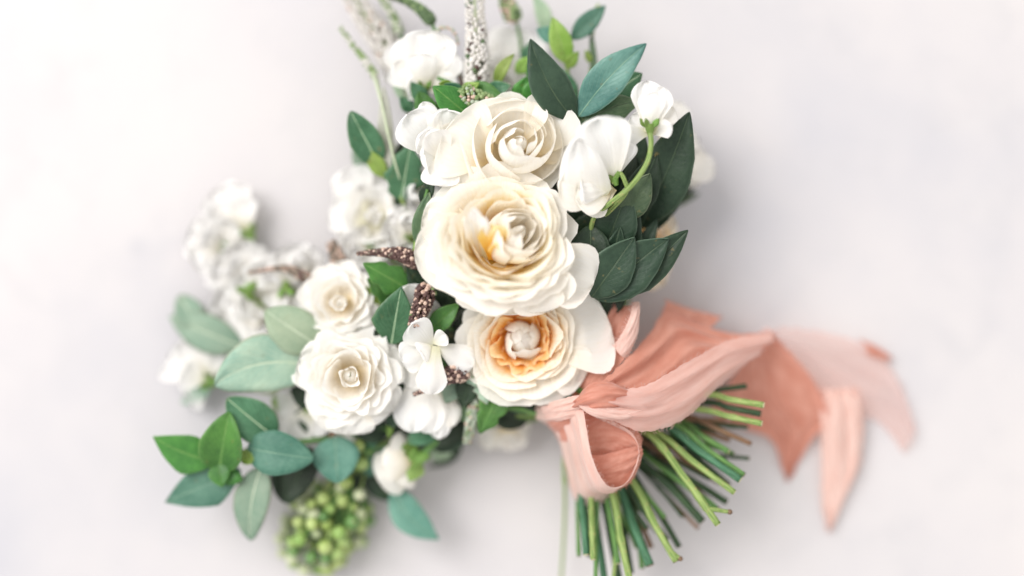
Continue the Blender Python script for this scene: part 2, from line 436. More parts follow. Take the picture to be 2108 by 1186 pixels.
# ------------------------------------------------------------------ roses
def cup_petal(O, fr, phi, R, h, r0, z0, b, c, W, tipround=0.22, ruf=0.0, rk=4, spiral=0.05, off=(0, 0), notch=0.05, nu=12, nv=10, jz=0.0):
    e1, e2, A = fr
    ph = R_.uniform(0, 6.28); so = R_.uniform(0, 50)
    verts, uvs = [], []
    for j in range(nv + 1):
        v = j / nv
        for i in range(nu + 1):
            u = -1 + 2 * i / nu
            if R < 4: tipround = 0; notch = 0; ruf = min(ruf, 0.8)
            ve = v * (1 - tipround * abs(u) ** 2.6 - notch * math.exp(-(u / 0.25) ** 2))
            if R >= 4: ve *= 1 + 0.05 * noise.noise(V(u * 3.0 + so, so, 0.5)) * v
            m = 1 - ve
            r = m ** 3 * r0 + 3 * m * m * ve * R * b + 3 * m * ve * ve * R * c + ve ** 3 * R
            z = z0 + 3 * m * m * ve * h * 0.12 + 3 * m * ve * ve * h * 0.72 + ve ** 3 * h
            if R >= 4:
                cl = max(0.0, (ve - 0.80) / 0.20) ** 2; r += 5.0 * cl; z -= 4.0 * cl
            r *= 1 + spiral * u
            rr = ruf * ve ** 3 * (math.sin(rk * u + ph) + 0.6 * noise.noise(V(u * 2.2, ve * 2, so)))
            r += rr; z += 0.6 * ruf * ve ** 2 * noise.noise(V(u * 1.8 + so, ve * 2.4, 3.1)) * 2 + jz * u * ve
            a = phi + u * W * min(1.0, (0.35 + 1.1 * v)) * (1 - 0.10 * ve)
            p = O + e1 * (r * math.cos(a) + off[0] * ve) + e2 * (r * math.sin(a) + off[1] * ve) + A * z
            verts.append(p); uvs.append((i / nu, ve))
    return verts, grid_faces(nu, nv), uvs

def frame(tilt):
    A = V(tilt[0], -tilt[1], 1).normalized()      # tilt in picture directions
    e1 = (V(1, 0, 0) - A * A.x).normalized(); e2 = A.cross(e1)
    return e1, e2, A

def rose(label, cx, cy, z, tilt, rings, mats, extra=(), stem_r=8, group='garden roses in the bouquet', stem_to=None):
    k = K(z + 60)
    t = Thing('rose', label, 'rose', P(cx, cy, z), group)
    fr = frame(tilt)
    O = t.org
    for rg in rings:
        n, R, h = rg['n'], rg['R'] * k, rg['h'] * k
        ox, oy = rg.get('off', (0, 0))
        ph0 = rg.get('ph', R_.uniform(0, 6.28))
        for q in range(n):
            Rj = R * R_.uniform(0.93, 1.07); hj = h * R_.uniform(0.90, 1.08)
            g = cup_petal(O, fr, (math.radians(rg['angs'][q]) if rg.get('angs') else ph0 + 2 * math.pi * q / n) + R_.uniform(-0.15, 0.15), Rj, hj, rg.get('r0', 6), rg.get('z0', 0) * k,
                          rg.get('b', 0.85), rg.get('c', 1.05), rg.get('W', math.pi / n * 1.45) * R_.uniform(0.9, 1.12),
                          rg.get('tip', 0.2), rg.get('ruf', 3.0) * R_.uniform(0.6, 1.4), R_.uniform(3, 5.5), rg.get('sp', 0.05),
                          (ox * k, -oy * k), R_.uniform(0, rg.get('notch', 0.07)), jz=R_.uniform(-1, 1) * rg.get('jz', 6))
            t.part('petal', g, M[rg.get('m', mats)])
    for e in extra:
        e = dict(e); m = e.pop('m', mats); b = P(*e.pop('b')); tp = P(*e.pop('t'))
        t.part('petal', blade(b, tp, nu=12, nv=14, **e), M[m])
    # receptacle, sepals and the stem that runs to the tie
    t.part('receptacle', blob(O + fr[2] * -12, 13, fr[2], 1.2, True), M['sepal'])
    for q in range(5):
        a = q * 1.2566 + R_.uniform(-.2, .2)
        d = fr[0] * math.cos(a) + fr[1] * math.sin(a)
        t.part('sepal', blade(O - fr[2] * 4 + d * 8, O + d * R_.uniform(45, 62) - fr[2] * R_.uniform(0, 14), 20, 'point', fold=0.3, nu=4, nv=8), M['sepal'], solid=1.2)
    pts = to_bind(cx, cy, z - 10)
    pts[0] = O - fr[2] * 14
    t.part('stem', tube(pts, stem_r), M['st_green'])
    return t

# big rose in the middle
def lin(R, R0, c0, c1):      # inner rings drift towards c0
    f = 1 - R / R0; return (c0[0] * f + c1[0] * (1 - f), c0[1] * f + c1[1] * (1 - f))
mid_rings = [dict(n=3, R=2, h=92, off=(46, -8), b=10, c=12, W=1.3, m='cream_pale', ruf=2, sp=.08),
             dict(n=3, R=16, h=112, off=(46, -8), b=2.7, c=3.0, W=1.0, m='cream_pale', ruf=3, sp=.22, jz=9),
             dict(n=3, R=32, h=110, off=(42, -4), b=1.7, c=1.85, W=1.25, m='cream_pale', ruf=3, sp=.08),
             dict(n=4, R=46, h=106, off=(42, -4), b=1.4, c=1.45, W=1.05, m='cream_pale', ruf=4, sp=.08),
             dict(n=4, R=62, h=104, off=(34, -2), b=1.1, c=1.2, W=0.62, m='cream', ruf=4, sp=.08, angs=(-60, -5, 45, 95))]
for (n, Rr, hh, b, c, m, ruf, angs) in ((5, 88, 104, 0.84, 0.97, 'cream_deep', 4, None), (5, 101, 100, 0.76, 0.89, 'cream_deep', 4, None),
        (4, 110, 97, 0.74, 0.87, 'cream', 4, (175, 205, 240, 285)), (4, 118, 93, 0.72, 0.85, 'cream', 4, (185, 222, 262, 310)),
        (5, 126, 88, 0.68, 0.82, 'cream', 5, None), (4, 134, 82, 0.66, 0.80, 'cream', 4, (170, 212, 255, 300)), (4, 141, 76, 0.64, 0.79, 'cream_pale', 4, (195, 235, 275, 320)),
        (6, 148, 68, 0.60, 0.78, 'cream_pale', 5, None), (6, 158, 50, 0.50, 0.72, 'cream_pale', 6, None)):
    mid_rings.append(dict(n=n, R=Rr, h=hh, off=lin(Rr, 170, (22, -6), (0, 0)), b=b, c=c, m=m, ruf=ruf, W=(0.62 if angs else math.pi / n * 1.4), sp=0.05, angs=angs))
rose('largest cream rose at the centre of the bouquet, many petals around a yellow heart', 1030, 506, 235, (0.04, -0.30), mid_rings, 'cream_pale', extra=[
    dict(b=(1000, 520, 262), t=(852, 520, 278), w=150, prof='round', cup=0.25, arch=0.04, ruffle=5),
    dict(b=(985, 470, 268), t=(868, 452, 272), w=110, prof='fan', cup=0.2, ruffle=5),
    dict(b=(1085, 525, 262), t=(1222, 585, 262), w=150, prof='fan', cup=0.3, arch=0.05, ruffle=6, rk=2),
    dict(b=(1050, 530, 262), t=(1050, 648, 282), w=240, prof='fan', cup=0.12, arch=0.10, ruffle=5),
    dict(b=(1080, 520, 264), t=(1135, 640, 276), w=150, prof='fan', cup=0.2, arch=0.10, ruffle=5),
    dict(b=(990, 520, 264), t=(955, 610, 276), w=150, prof='fan', cup=0.2, arch=0.10, ruffle=4),
    dict(b=(992, 528, 275), t=(974, 430, 352), w=34, prof='spoon', cup=0.4, m='white', ruffle=3),
    dict(b=(988, 530, 275), t=(954, 448, 350), w=30, prof='spoon', cup=0.4, m='cream', ruffle=2, roll=-30),
    dict(b=(1000, 532, 275), t=(994, 448, 346), w=24, prof='spoon', cup=-0.4, m='white', ruffle=2, roll=30),
    dict(b=(1014, 534, 282), t=(1008, 462, 330), w=50, prof='spoon', cup=0.3, m='butter', ruffle=3),
    dict(b=(1018, 534, 282), t=(1028, 466, 330), w=46, prof='spoon', cup=0.3, m='butter', ruffle=3, roll=-15),
    dict(b=(1018, 535, 278), t=(1020, 500, 330), w=26, prof='spoon', cup=0.6, m='butter', ruffle=3, roll=10),
    dict(b=(1034, 520, 280), t=(1044, 440, 350), w=40, prof='fan', cup=0.4, m='cream', ruffle=4, roll=40),
])

# lower rose with the apricot heart
low_rings = [dict(n=4, R=1.0, h=75, off=(-7, 0), c=38, b=36, W=1.15, m='cream_pale', ruf=3, sp=.10, jz=2), dict(n=4, R=15, h=70, off=(-7, 0), c=2.9, b=3.3, W=0.95, m='cream_pale', ruf=3, sp=.16, jz=8)]
for (n, Rr, hh, b, c, m, ruf, angs) in ((8, 50, 50, 0.8, 0.9, 'orange', 7, None), (7, 62, 64, 0.76, 0.88, 'orange', 7, None), (5, 76, 76, 0.76, 0.88, 'peach', 4, None),
        (3, 84, 75, 0.76, 0.88, 'peach', 3, (-25, 10, 40)), (5, 92, 72, 0.72, 0.85, 'cream', 4, None), (4, 99, 68, 0.72, 0.85, 'peach', 3, (-40, 5, 45, 200)),
        (5, 114, 60, 0.66, 0.80, 'cream', 4, None), (6, 134, 42, 0.55, 0.74, 'cream_pale', 5, None)):
    low_rings.append(dict(n=n, R=Rr, h=hh, off=lin(Rr, 128, (-6, 0), (-6, 6)), b=b, c=c, m=m, ruf=ruf, W=(0.6 if angs else math.pi / n * 1.4), angs=angs))
rose('lower cream rose with an apricot orange ring around its round white heart', 1078, 697, 165, (0.02, 0.04), low_rings, 'cream_pale', extra=[
    dict(b=(1120, 715, 185), t=(1258, 672, 200), w=190, prof='fan', cup=0.3, arch=0.06, ruffle=5),
    dict(b=(1120, 730, 185), t=(1205, 776, 190), w=120, prof='fan', cup=0.3, arch=0.06, ruffle=4),
    dict(b=(1080, 730, 182), t=(1120, 806, 192), w=170, prof='fan', cup=0.15, arch=0.08, ruffle=4),
    dict(b=(1050, 720, 182), t=(1010, 778, 192), w=120, prof='fan', cup=0.2, arch=0.08, ruffle=4),
])

# upper rose, a closed cup
top_rings = [dict(n=3, R=2, h=94, off=(16, -8), b=9, c=11, W=1.3, m='rose_white', ruf=2, sp=.1), dict(n=3, R=14, h=118, off=(16, -8), b=2.7, c=3.1, W=1.0, m='rose_white', ruf=3, sp=.24, jz=9),
             dict(n=3, R=34, h=116, off=(14, -6), b=1.7, c=1.85, W=1.2, m='rose_white', ruf=4, sp=.16, jz=8), dict(n=3, R=58, h=108, off=(10, -6), b=1.35, c=1.42, W=1.4, m='cream_pale', ruf=4, sp=.12, jz=8),
             dict(n=3, R=84, h=92, off=(2, -4), b=1.1, c=1.14, W=1.35, m='cream_pale', ruf=5, sp=.08), dict(n=4, R=108, h=58, b=0.75, c=0.88, W=1.1, m='cream_pale', ruf=5)]
rose('upper cream rose still cupped closed, above the largest rose', 1056, 312, 190, (0.06, -0.12), top_rings, 'cream_pale', extra=[
    dict(b=(1010, 330, 215), t=(916, 268, 250), w=190, prof='fan', cup=0.35, arch=0.08, ruffle=4),
    dict(b=(1085, 320, 215), t=(1150, 206, 236), w=140, prof='fan', cup=0.35, arch=0.06, ruffle=3, side=-0.08),
    dict(b=(1095, 330, 210), t=(1168, 268, 228), w=130, prof='fan', cup=0.3, arch=0.06, ruffle=3),
    dict(b=(1045, 310, 215), t=(1052, 200, 238), w=170, prof='fan', cup=0.3, arch=0.08, ruffle=3),
    dict(b=(1010, 340, 215), t=(930, 372, 228), w=150, prof='fan', cup=0.3, arch=0.08, ruffle=4),
])

def spray_rings(Rmax, m='rose_white', ruf=5, off=(0, 0), dens=7):
    out = [dict(n=3, R=2, h=Rmax * .58, off=off, b=Rmax * .08, c=Rmax * .10, W=1.25, m=m, ruf=2, sp=.1)]
    for q in range(dens):
        f = q / (dens - 0.0) + 0.0 if q == 0 else (q + 1) / dens; Rr = Rmax * (0.16 + 0.84 * f)
        out.append(dict(n=3 + min(3, q), R=Rr, h=Rmax * (0.80 - 0.48 * f ** 1.6), off=(off[0] * (1 - f), off[1] * (1 - f)),
                        b=1.05 - 0.55 * f, c=1.2 - 0.48 * f, m=m, ruf=ruf * (0.5 + 0.9 * f), sp=.1 - .05 * f, notch=0.12))
    return out
rose('white spray rose with ruffled petals beside the large veined sage leaf', 722, 772, 165, (-0.05, 0.06), spray_rings(104, ruf=7, off=(8, -4), dens=6), 'rose_white', extra=[
    dict(b=(722, 800, 175), t=(712, 894, 175), w=130, prof='fan', cup=0.2, arch=0.06, ruffle=7, rk=5),
    dict(b=(700, 770, 175), t=(614, 740, 185), w=110, prof='fan', cup=0.2, arch=0.06, ruffle=7, rk=5),
    dict(b=(750, 800, 175), t=(808, 846, 180), w=110, prof='fan', cup=0.2, arch=0.06, ruffle=7, rk=5),
    dict(b=(750, 760, 175), t=(826, 730, 180), w=120, prof='fan', cup=0.2, arch=0.06, ruffle=6, rk=4)], group='white spray roses')
rose('white spray rose tucked behind the ruffled one, just under the brown flower spikes', 704, 622, 130, (-0.1, -0.08), spray_rings(84, ruf=4, off=(4, 6), dens=5), 'rose_white', extra=[
    dict(b=(690, 640, 140), t=(640, 570, 150), w=110, prof='fan', cup=0.25, ruffle=4),
    dict(b=(720, 620, 140), t=(690, 540, 146), w=90, prof='fan', cup=0.25, ruffle=4),
    dict(b=(720, 640, 140), t=(794, 640, 150), w=90, prof='fan', cup=0.25, ruffle=4)], group='white spray roses')
rose('soft white open rose left of the largest rose, above the dark brown flower spike', 772, 452, 70, (-0.15, -0.1), spray_rings(82, m='white', ruf=6, off=(10, 0), dens=4), 'white', extra=[
    dict(b=(760, 450, 85), t=(684, 420, 100), w=120, prof='fan', cup=0.3, ruffle=6),
    dict(b=(750, 430, 85), t=(716, 345, 100), w=100, prof='fan', cup=0.3, ruffle=6),
    dict(b=(790, 460, 90), t=(868, 470, 120), w=120, prof='fan', cup=0.3, ruffle=6),
    dict(b=(760, 470, 85), t=(705, 505, 90), w=100, prof='fan', cup=0.3, ruffle=6),
    dict(b=(800, 430, 90), t=(862, 402, 110), w=90, prof='fan', cup=0.3, ruffle=5)], group='white spray roses')
rose('white rose low on the left under the two pale green buds and curved spike', 545, 645, 45, (-0.2, 0), spray_rings(78, m='white', ruf=6, dens=4), 'white', extra=[
    dict(b=(545, 640, 60), t=(470, 660, 60), w=110, prof='fan', cup=0.3, ruffle=6),
    dict(b=(545, 640, 60), t=(505, 560, 70), w=120, prof='fan', cup=0.3, ruffle=6),
    dict(b=(560, 640, 60), t=(606, 566, 80), w=110, prof='fan', cup=0.3, ruffle=6)], group='white spray roses')

# ------------------------------------------------------------------ loose flowers made of single petals (sweet peas, buds)
def flower(name, label, cat, petals, calyx=None, stem=None, group=None, mat='white', stem_mat='st_lime', sr=5, links=True):
    """petals: (bx,by,bz, tx,ty,tz, w, profile, opts)"""
    b0 = petals[0]
    t = Thing(name, label, cat, P(*b0[:3]), group)
    for p in petals:
        o = dict(p[8]) if len(p) > 8 else {}
        m = o.pop('m', mat)
        o.setdefault('ruffle', 4); o.setdefault('cup', 0.25); o['cup'] *= 0.6
        t.part('petal', blade(P(*p[:3]), P(*p[3:6]), p[6] * 1.1 * K(p[5]), p[7], nu=10, nv=14, **o), M[m])
    if calyx:
        x, y, z, r, dx, dy = calyx
        c = P(x, y, z); d = V(dx, -dy, 0.1).normalized()
        t.part('calyx', tube([c - d * r * 1.1, c - d * r * 0.4, c + d * r * 0.5], r * 0.35, r * 0.9, 6, 10), M['sepal'])
        e = d.cross(V(0, 0, 1)).normalized(); f = d.cross(e)
        for q in range(5):
            a = q * 1.2566 + .4; rd = e * math.cos(a) + f * math.sin(a)
            t.part('sepal', blade(c + rd * r * 0.6, c + rd * r * 1.5 + d * r * 1.3, r * 0.9, 'point', nu=4, nv=6), M['sepal'], solid=1)
    if stem:
        t.part('stem', tube([P(*q) for q in stem], sr, sr * 0.8), M[stem_mat])
    return t
SP = 'white sweet peas in the bouquet'
flower('sweet_pea', 'white sweet pea with two broad folded petals right of the upper rose', 'sweet pea', [
    (1262, 380, 255, 1230, 243, 318, 118, 'banner', dict(cup=0.15, fold=0.1, arch=0.05, ruffle=8, side=-0.05, notch=.05)),
    (1208, 424, 262, 1190, 283, 322, 104, 'tri', dict(cup=-0.3, arch=0.05, ruffle=7, rk=4)),
    (1262, 372, 250, 1290, 290, 290, 60, 'banner', dict(cup=0.3, roll=-20, ruffle=6)),
    (1245, 400, 240, 1150, 372, 290, 120, 'fan', dict(cup=0.3, arch=0.1, m='cream_pale', ruffle=5)),
    (1258, 392, 250, 1185, 412, 285, 84, 'fan', dict(cup=0.35, arch=0.1, m='cream_pale')),
    (1262, 388, 262, 1196, 392, 300, 60, 'banner', dict(cup=-0.4, ruffle=7, rk=5)),
    (1262, 385, 250, 1205, 438, 268, 60, 'spoon', dict(cup=0.5, m='cream_pale')),
], (1265, 370, 262, 11, -0.3, -0.8), [(1262, 378, 262), (1274, 356, 268), (1286, 372, 268), (1288, 398, 262), (1250, 440, 240), (1218, 470, 200), (1212, 620, 120), BIND], SP, sr=5)
flower('sweet_pea', 'small closed white sweet pea on a long curved lime stem at upper right', 'sweet pea', [
    (1338, 272, 268, 1330, 166, 275, 66, 'spoon', dict(cup=0.6, ruffle=5, rk=4)),
    (1338, 272, 270, 1362, 178, 285, 58, 'spoon', dict(cup=0.5, ruffle=5)),
    (1336, 272, 280, 1344, 190, 305, 54, 'spoon', dict(cup=-0.5, ruffle=4)),
    (1340, 272, 268, 1384, 262, 285, 38, 'spoon', dict(cup=0.4, ruffle=4)),
    (1345, 270, 265, 1384, 220, 262, 48, 'spoon', dict(cup=0.4, ruffle=4, m='cream_pale')),
    (1334, 272, 268, 1282, 282, 280, 44, 'spoon', dict(cup=0.4, ruffle=4)),
    (1334, 270, 264, 1300, 238, 262, 44, 'spoon', dict(cup=0.4, ruffle=4)),
], (1338, 262, 284, 13, 0.0, -1.0), [(1338, 270, 284), (1340, 300, 285), (1330, 340, 288), (1296, 386, 282), (1252, 422, 268), (1218, 462, 240), (1214, 600, 120), BIND], SP, sr=5.5)
flower('sweet_pea', 'cluster of ruffled white sweet pea petals left of the upper rose', 'sweet pea', [
    (915, 322, 210, 838, 236, 250, 110, 'fan', dict(ruffle=8, rk=4)),
    (915, 322, 214, 868, 320, 262, 92, 'fan', dict(ruffle=6)),
    (920, 315, 214, 922, 226, 245, 92, 'fan', dict(ruffle=7, rk=4)),
    (912, 308, 230, 904, 382, 270, 86, 'fan', dict(cup=-0.3, ruffle=3)),
    (920, 330, 230, 888, 268, 272, 70, 'fan', dict(ruffle=6)),
    (930, 310, 205, 944, 252, 235, 64, 'fan', dict(ruffle=5, m='cream_pale')),
    (915, 300, 225, 860, 282, 268, 70, 'fan', dict(ruffle=6, roll=25)),
    (905, 290, 232, 870, 210, 236, 40, 'spoon', dict(ruffle=5)),
], (925, 322, 215, 11, -0.7, -0.4), to_bind and [(925, 325, 210), (950, 400, 120), (1090, 640, 90), BIND], SP)
flower('sweet_pea', 'white sweet pea at the top with wide upright petals beside the white flower spike', 'sweet pea', [
    (872, 182, 150, 830, 78, 178, 120, 'fan', dict(ruffle=6, side=-0.03)),
    (874, 182, 152, 888, 62, 184, 120, 'fan', dict(ruffle=6)),
    (876, 182, 154, 926, 100, 176, 96, 'fan', dict(ruffle=6)),
    (876, 184, 156, 938, 160, 170, 70, 'fan', dict(ruffle=5)),
    (868, 184, 156, 812, 130, 170, 80, 'fan', dict(ruffle=5)),
    (872, 184, 160, 868, 110, 205, 70, 'fan', dict(cup=-.4, ruffle=4)),
    (870, 184, 156, 838, 178, 170, 60, 'fan', dict(ruffle=5)),
], (874, 184, 156, 13, 0, -1), [(874, 190, 152), (900, 300, 110), (1080, 640, 80), BIND], SP)
flower('sweet_pea', 'pale blurred white flower at the top between white spike and dark pointed leaf', 'sweet pea', [
    (1040, 170, 70, 1010, 60, 80, 130, 'fan', dict(ruffle=7)),
    (1042, 170, 70, 1075, 60, 90, 130, 'fan', dict(ruffle=7)),
    (1045, 170, 75, 1085, 120, 95, 90, 'fan', dict(ruffle=6)),
    (1038, 172, 75, 1000, 122, 90, 90, 'fan', dict(ruffle=6)),
    (1042, 176, 80, 1060, 160, 110, 70, 'fan', dict(ruffle=5)),
], (1042, 172, 75, 12, 0, -1), [(1042, 180, 72), (1060, 300, 60), (1130, 620, 60), BIND], SP)
flower('sweet_pea', 'white sweet pea with drooping petals between spray rose and lower rose', 'sweet pea', [
    (890, 715, 215, 846, 668, 245, 74, 'fan', dict(ruffle=4)),
    (888, 716, 220, 826, 742, 232, 74, 'fan', dict(ruffle=4, cup=-.3)),
    (895, 712, 222, 886, 812, 222, 62, 'spoon', dict(ruffle=4, cup=-.35, arch=.16)),
    (900, 712, 222, 976, 752, 218, 66, 'fan', dict(ruffle=5, cup=-.3)),
    (892, 708, 226, 918, 690, 240, 40, 'fan', dict(ruffle=3)),
    (888, 712, 225, 866, 726, 248, 50, 'fan', dict(ruffle=3, cup=-.5)),
    (868, 752, 175, 846, 890, 172, 84, 'spoon', dict(ruffle=5, cup=-.2, notch=.06)),
    (872, 752, 172, 884, 892, 168, 70, 'spoon', dict(ruffle=5, cup=-.2)),
    (900, 780, 168, 904, 904, 164, 52, 'spoon', dict(ruffle=4, cup=-.2)),
    (905, 775, 165, 928, 880, 160, 54, 'spoon', dict(ruffle=4, cup=-.2, m='cream_pale')),
    (866, 740, 178, 846, 800, 178, 62, 'round', dict(ruffle=3, cup=-.3)),
], (890, 742, 205, 10, -0.1, -0.8), [(892, 745, 200), (960, 800, 130), BIND], SP)
flower('sweet_pea', 'single white petal curling round the brown spike above the mid green leaf', 'sweet pea', [
    (868, 690, 170, 842, 586, 205, 84, 'fan', dict(ruffle=3, cup=0.3)),
    (866, 690, 168, 884, 612, 200, 60, 'fan', dict(ruffle=3, cup=0.3)),
], (868, 694, 165, 9, 0, -1), [(868, 700, 160), (960, 760, 110), BIND], SP)
flower('sweet_pea', 'blurred white sweet pea at far left with a lime green calyx', 'sweet pea', [
    (430, 782, 48, 350, 730, 40, 110, 'banner', dict(ruffle=9, rk=5)),
    (430, 784, 50, 384, 700, 60, 90, 'banner', dict(ruffle=8, rk=5)),
    (430, 786, 50, 386, 816, 40, 80, 'banner', dict(ruffle=8, rk=5)),
    (432, 782, 55, 446, 716, 60, 66, 'banner', dict(ruffle=6)),
    (430, 785, 58, 372, 770, 80, 70, 'banner', dict(ruffle=6)),
], (434, 786, 60, 14, -1, -0.3), [(436, 787, 60), (520, 800, 60), (800, 850, 60), BIND], SP)
flower('sweet_pea', 'faint white sweet pea at the outer left edge, farthest from the roses', 'sweet pea', [
    (508, 470, 34, 440, 396, 30, 100, 'banner', dict(ruffle=9, rk=5)),
    (508, 472, 34, 430, 450, 30, 100, 'banner', dict(ruffle=9, rk=5)),
    (510, 474, 38, 474, 382, 50, 80, 'banner', dict(ruffle=8, rk=5)),
    (512, 474, 38, 450, 500, 46, 80, 'banner', dict(ruffle=8, rk=5)),
    (512, 476, 40, 500, 408, 60, 60, 'banner', dict(ruffle=6)),
], (514, 482, 44, 14, -0.5, -0.9), [(514, 486, 42), (540, 540, 40), (700, 700, 50), (950, 800, 60), BIND], SP)
flower('sweet_pea', 'faint white sweet pea just above the curved grey brown spike at left', 'sweet pea', [
    (520, 600, 40, 446, 536, 34, 110, 'banner', dict(ruffle=9, rk=5)),
    (520, 602, 42, 500, 508, 50, 100, 'banner', dict(ruffle=9, rk=5)),
    (520, 604, 42, 440, 590, 34, 100, 'banner', dict(ruffle=9, rk=5)),
    (522, 602, 44, 556, 520, 60, 90, 'banner', dict(ruffle=8, rk=5)),
    (520, 606, 44, 452, 640, 34, 90, 'banner', dict(ruffle=9, rk=5)),
], (512, 602, 92, 15, -0.3, -0.9), [(516, 606, 88), (580, 660, 60), (800, 780, 60), BIND], SP)
flower('sweet_pea', 'white sweet pea between the rose behind and the curved spike, with lime calyx', 'sweet pea', [
    (590, 590, 90, 540, 560, 96, 70, 'banner', dict(ruffle=6)),
    (592, 590, 90, 566, 640, 96, 70, 'banner', dict(ruffle=6)),
    (592, 592, 92, 618, 640, 100, 60, 'banner', dict(ruffle=6)),
    (590, 590, 90, 610, 548, 100, 50, 'banner', dict(ruffle=6)),
], (590, 594, 104, 14, 0.1, 0.9), [(590, 586, 98), (640, 660, 60), (800, 780, 60), BIND], SP)
flower('sweet_pea', 'white petal hanging beneath the ruffled spray rose beside thin brown twig', 'sweet pea', [
    (640, 845, 120, 600, 905, 105, 70, 'spoon', dict(ruffle=5)),
    (650, 840, 125, 680, 888, 120, 70, 'fan', dict(ruffle=5)),
    (700, 870, 120, 704, 922, 110, 50, 'spoon', dict(ruffle=4)),
    (620, 830, 110, 572, 842, 100, 70, 'fan', dict(ruffle=5)),
], (640, 838, 122, 11, 0, 1), [(650, 830, 120), (800, 840, 90), BIND], SP)

for (lab, x, y, z, sz, dx, dy) in (
        ('loose white sweet pea filling the gap right of the faded sage leaves', 556, 706, 50, 1.0, -.6, -.5),
        ('loose white sweet pea just above the far left sage leaves', 482, 628, 30, 1.0, -.7, -.5),
        ('loose white sweet pea right above the grey brown curved spike', 610, 545, 70, .9, -.3, -.9),
        ('loose white sweet pea left of the small rounded green leaf stem', 742, 400, 60, 1.05, -.5, -.7),
        ('loose white sweet pea touching the olive leaf beside the largest rose', 838, 462, 130, .85, -.2, -.9),
        ('loose white sweet pea under the large veined sage leaf', 590, 872, 70, .8, -.4, .7),
        ('loose white sweet pea beside the thick blurred white spike', 822, 130, 80, .8, -.5, -.6),
        ('loose white sweet pea behind the upright white spike at top', 1010, 150, 60, 1.0, .3, -.9),
        ('loose white sweet pea between the pale top flower and lime leaf tips', 1078, 190, 90, .8, .5, -.8),
        ('loose white sweet pea at the outermost upper left of the white mass', 432, 500, 36, 1.0, -.9, -.3),
        ('loose white sweet pea between the two pale green bud calyxes', 548, 590, 60, 1.0, -.2, -1),
        ('loose white sweet pea behind the upper tip of the pale olive sage leaf', 600, 640, 70, 1.0, -.9, .2),
        ('loose white sweet pea under the open white rose, over the brown spike', 742, 520, 96, .9, -.6, .5),
        ('loose white sweet pea under the left sweet pea cluster', 862, 400, 130, .85, -.6, .4),
        ('loose white sweet pea under the largest left white bud pair', 486, 560, 36, 1.15, -.8, -.2)):
    ps = []
    for q, (da, ln, w) in enumerate(((0, 86, 92), (-.75, 78, 80), (.75, 78, 80), (-1.5, 60, 60), (1.5, 60, 60), (.2, 52, 54))):
        ca, sn = math.cos(da), math.sin(da)
        ux, uy = dx * ca - dy * sn, dx * sn + dy * ca
        ps.append((x - dx * 34 * sz, y - dy * 34 * sz, z, x + (ux * ln - dx * 34) * sz, y + (uy * ln - dy * 34) * sz, z + R_.uniform(0, 22) + (20 if q == 5 else 0), w * sz, 'banner', dict(ruffle=11, rk=5)))
    flower('sweet_pea', lab, 'sweet pea', ps, (x - dx * 38 * sz, y - dy * 38 * sz, z + 4, 10 * sz, dx, dy),
           [(x - dx * 42 * sz, y - dy * 42 * sz, z), ((x + BIND[0]) / 2, (y + BIND[1]) / 2, 45), BIND], SP)

flower('rosebud', 'small cream rosebud with green sepals hanging below the drooping sweet pea', 'rosebud', [
    (858, 942, 110, 778, 990, 128, 92, 'spoon', dict(cup=-0.75, ruffle=2, arch=.05)),
    (856, 940, 116, 800, 920, 140, 66, 'spoon', dict(cup=-0.7, ruffle=2)),
    (856, 946, 118, 786, 960, 150, 70, 'spoon', dict(cup=-0.7, ruffle=2, arch=.1)),
    (858, 950, 112, 820, 994, 130, 58, 'spoon', dict(cup=-0.7, ruffle=2)),
    (860, 940, 112, 828, 916, 135, 46, 'point', dict(m='sepal', cup=-.5, ruffle=1)),
    (864, 946, 120, 842, 992, 135, 38, 'point', dict(m='sepal', cup=-.5, ruffle=1)),
    (862, 938, 126, 842, 936, 154, 30, 'point', dict(m='sepal', cup=-.5, ruffle=1)),
], (862, 943, 120, 20, -0.9, 0.3), [(868, 942, 120), (900, 910, 115), (1000, 870, 100), BIND], None, 'cream_pale', 'st_green', 7)
PE = 'pale half hidden blooms at the edge'
flower('pale_bloom', 'blurred cream petals poking out right of the dark leaves at upper right', 'flower', [
    (1360, 330, 110, 1470, 352, 80, 62, 'fan', dict(ruffle=4)),
    (1370, 330, 115, 1450, 320, 90, 60, 'fan', dict(ruffle=4)),
    (1370, 310, 115, 1430, 275, 100, 60, 'fan', dict(ruffle=4)),
    (1360, 300, 115, 1400, 210, 110, 70, 'fan', dict(ruffle=5)),
    (1366, 350, 110, 1440, 372, 70, 40, 'fan', dict(ruffle=4)),
], None, [(1362, 330, 108), (1300, 500, 90), BIND], PE, 'cream_pale')
flower('pale_bloom', 'peach petals peeping out between the two lower right dark leaves', 'flower', [
    (1310, 500, 120, 1386, 446, 120, 70, 'fan', dict(ruffle=6)),
    (1310, 505, 125, 1372, 480, 130, 70, 'fan', dict(ruffle=6)),
    (1300, 500, 130, 1340, 452, 140, 60, 'fan', dict(ruffle=5)),
    (1310, 520, 120, 1385, 540, 110, 80, 'fan', dict(ruffle=6)),
    (1310, 530, 115, 1366, 588, 100, 60, 'fan', dict(ruffle=6)),
], None, [(1305, 510, 115), (1260, 650, 110), BIND], PE, 'peach')
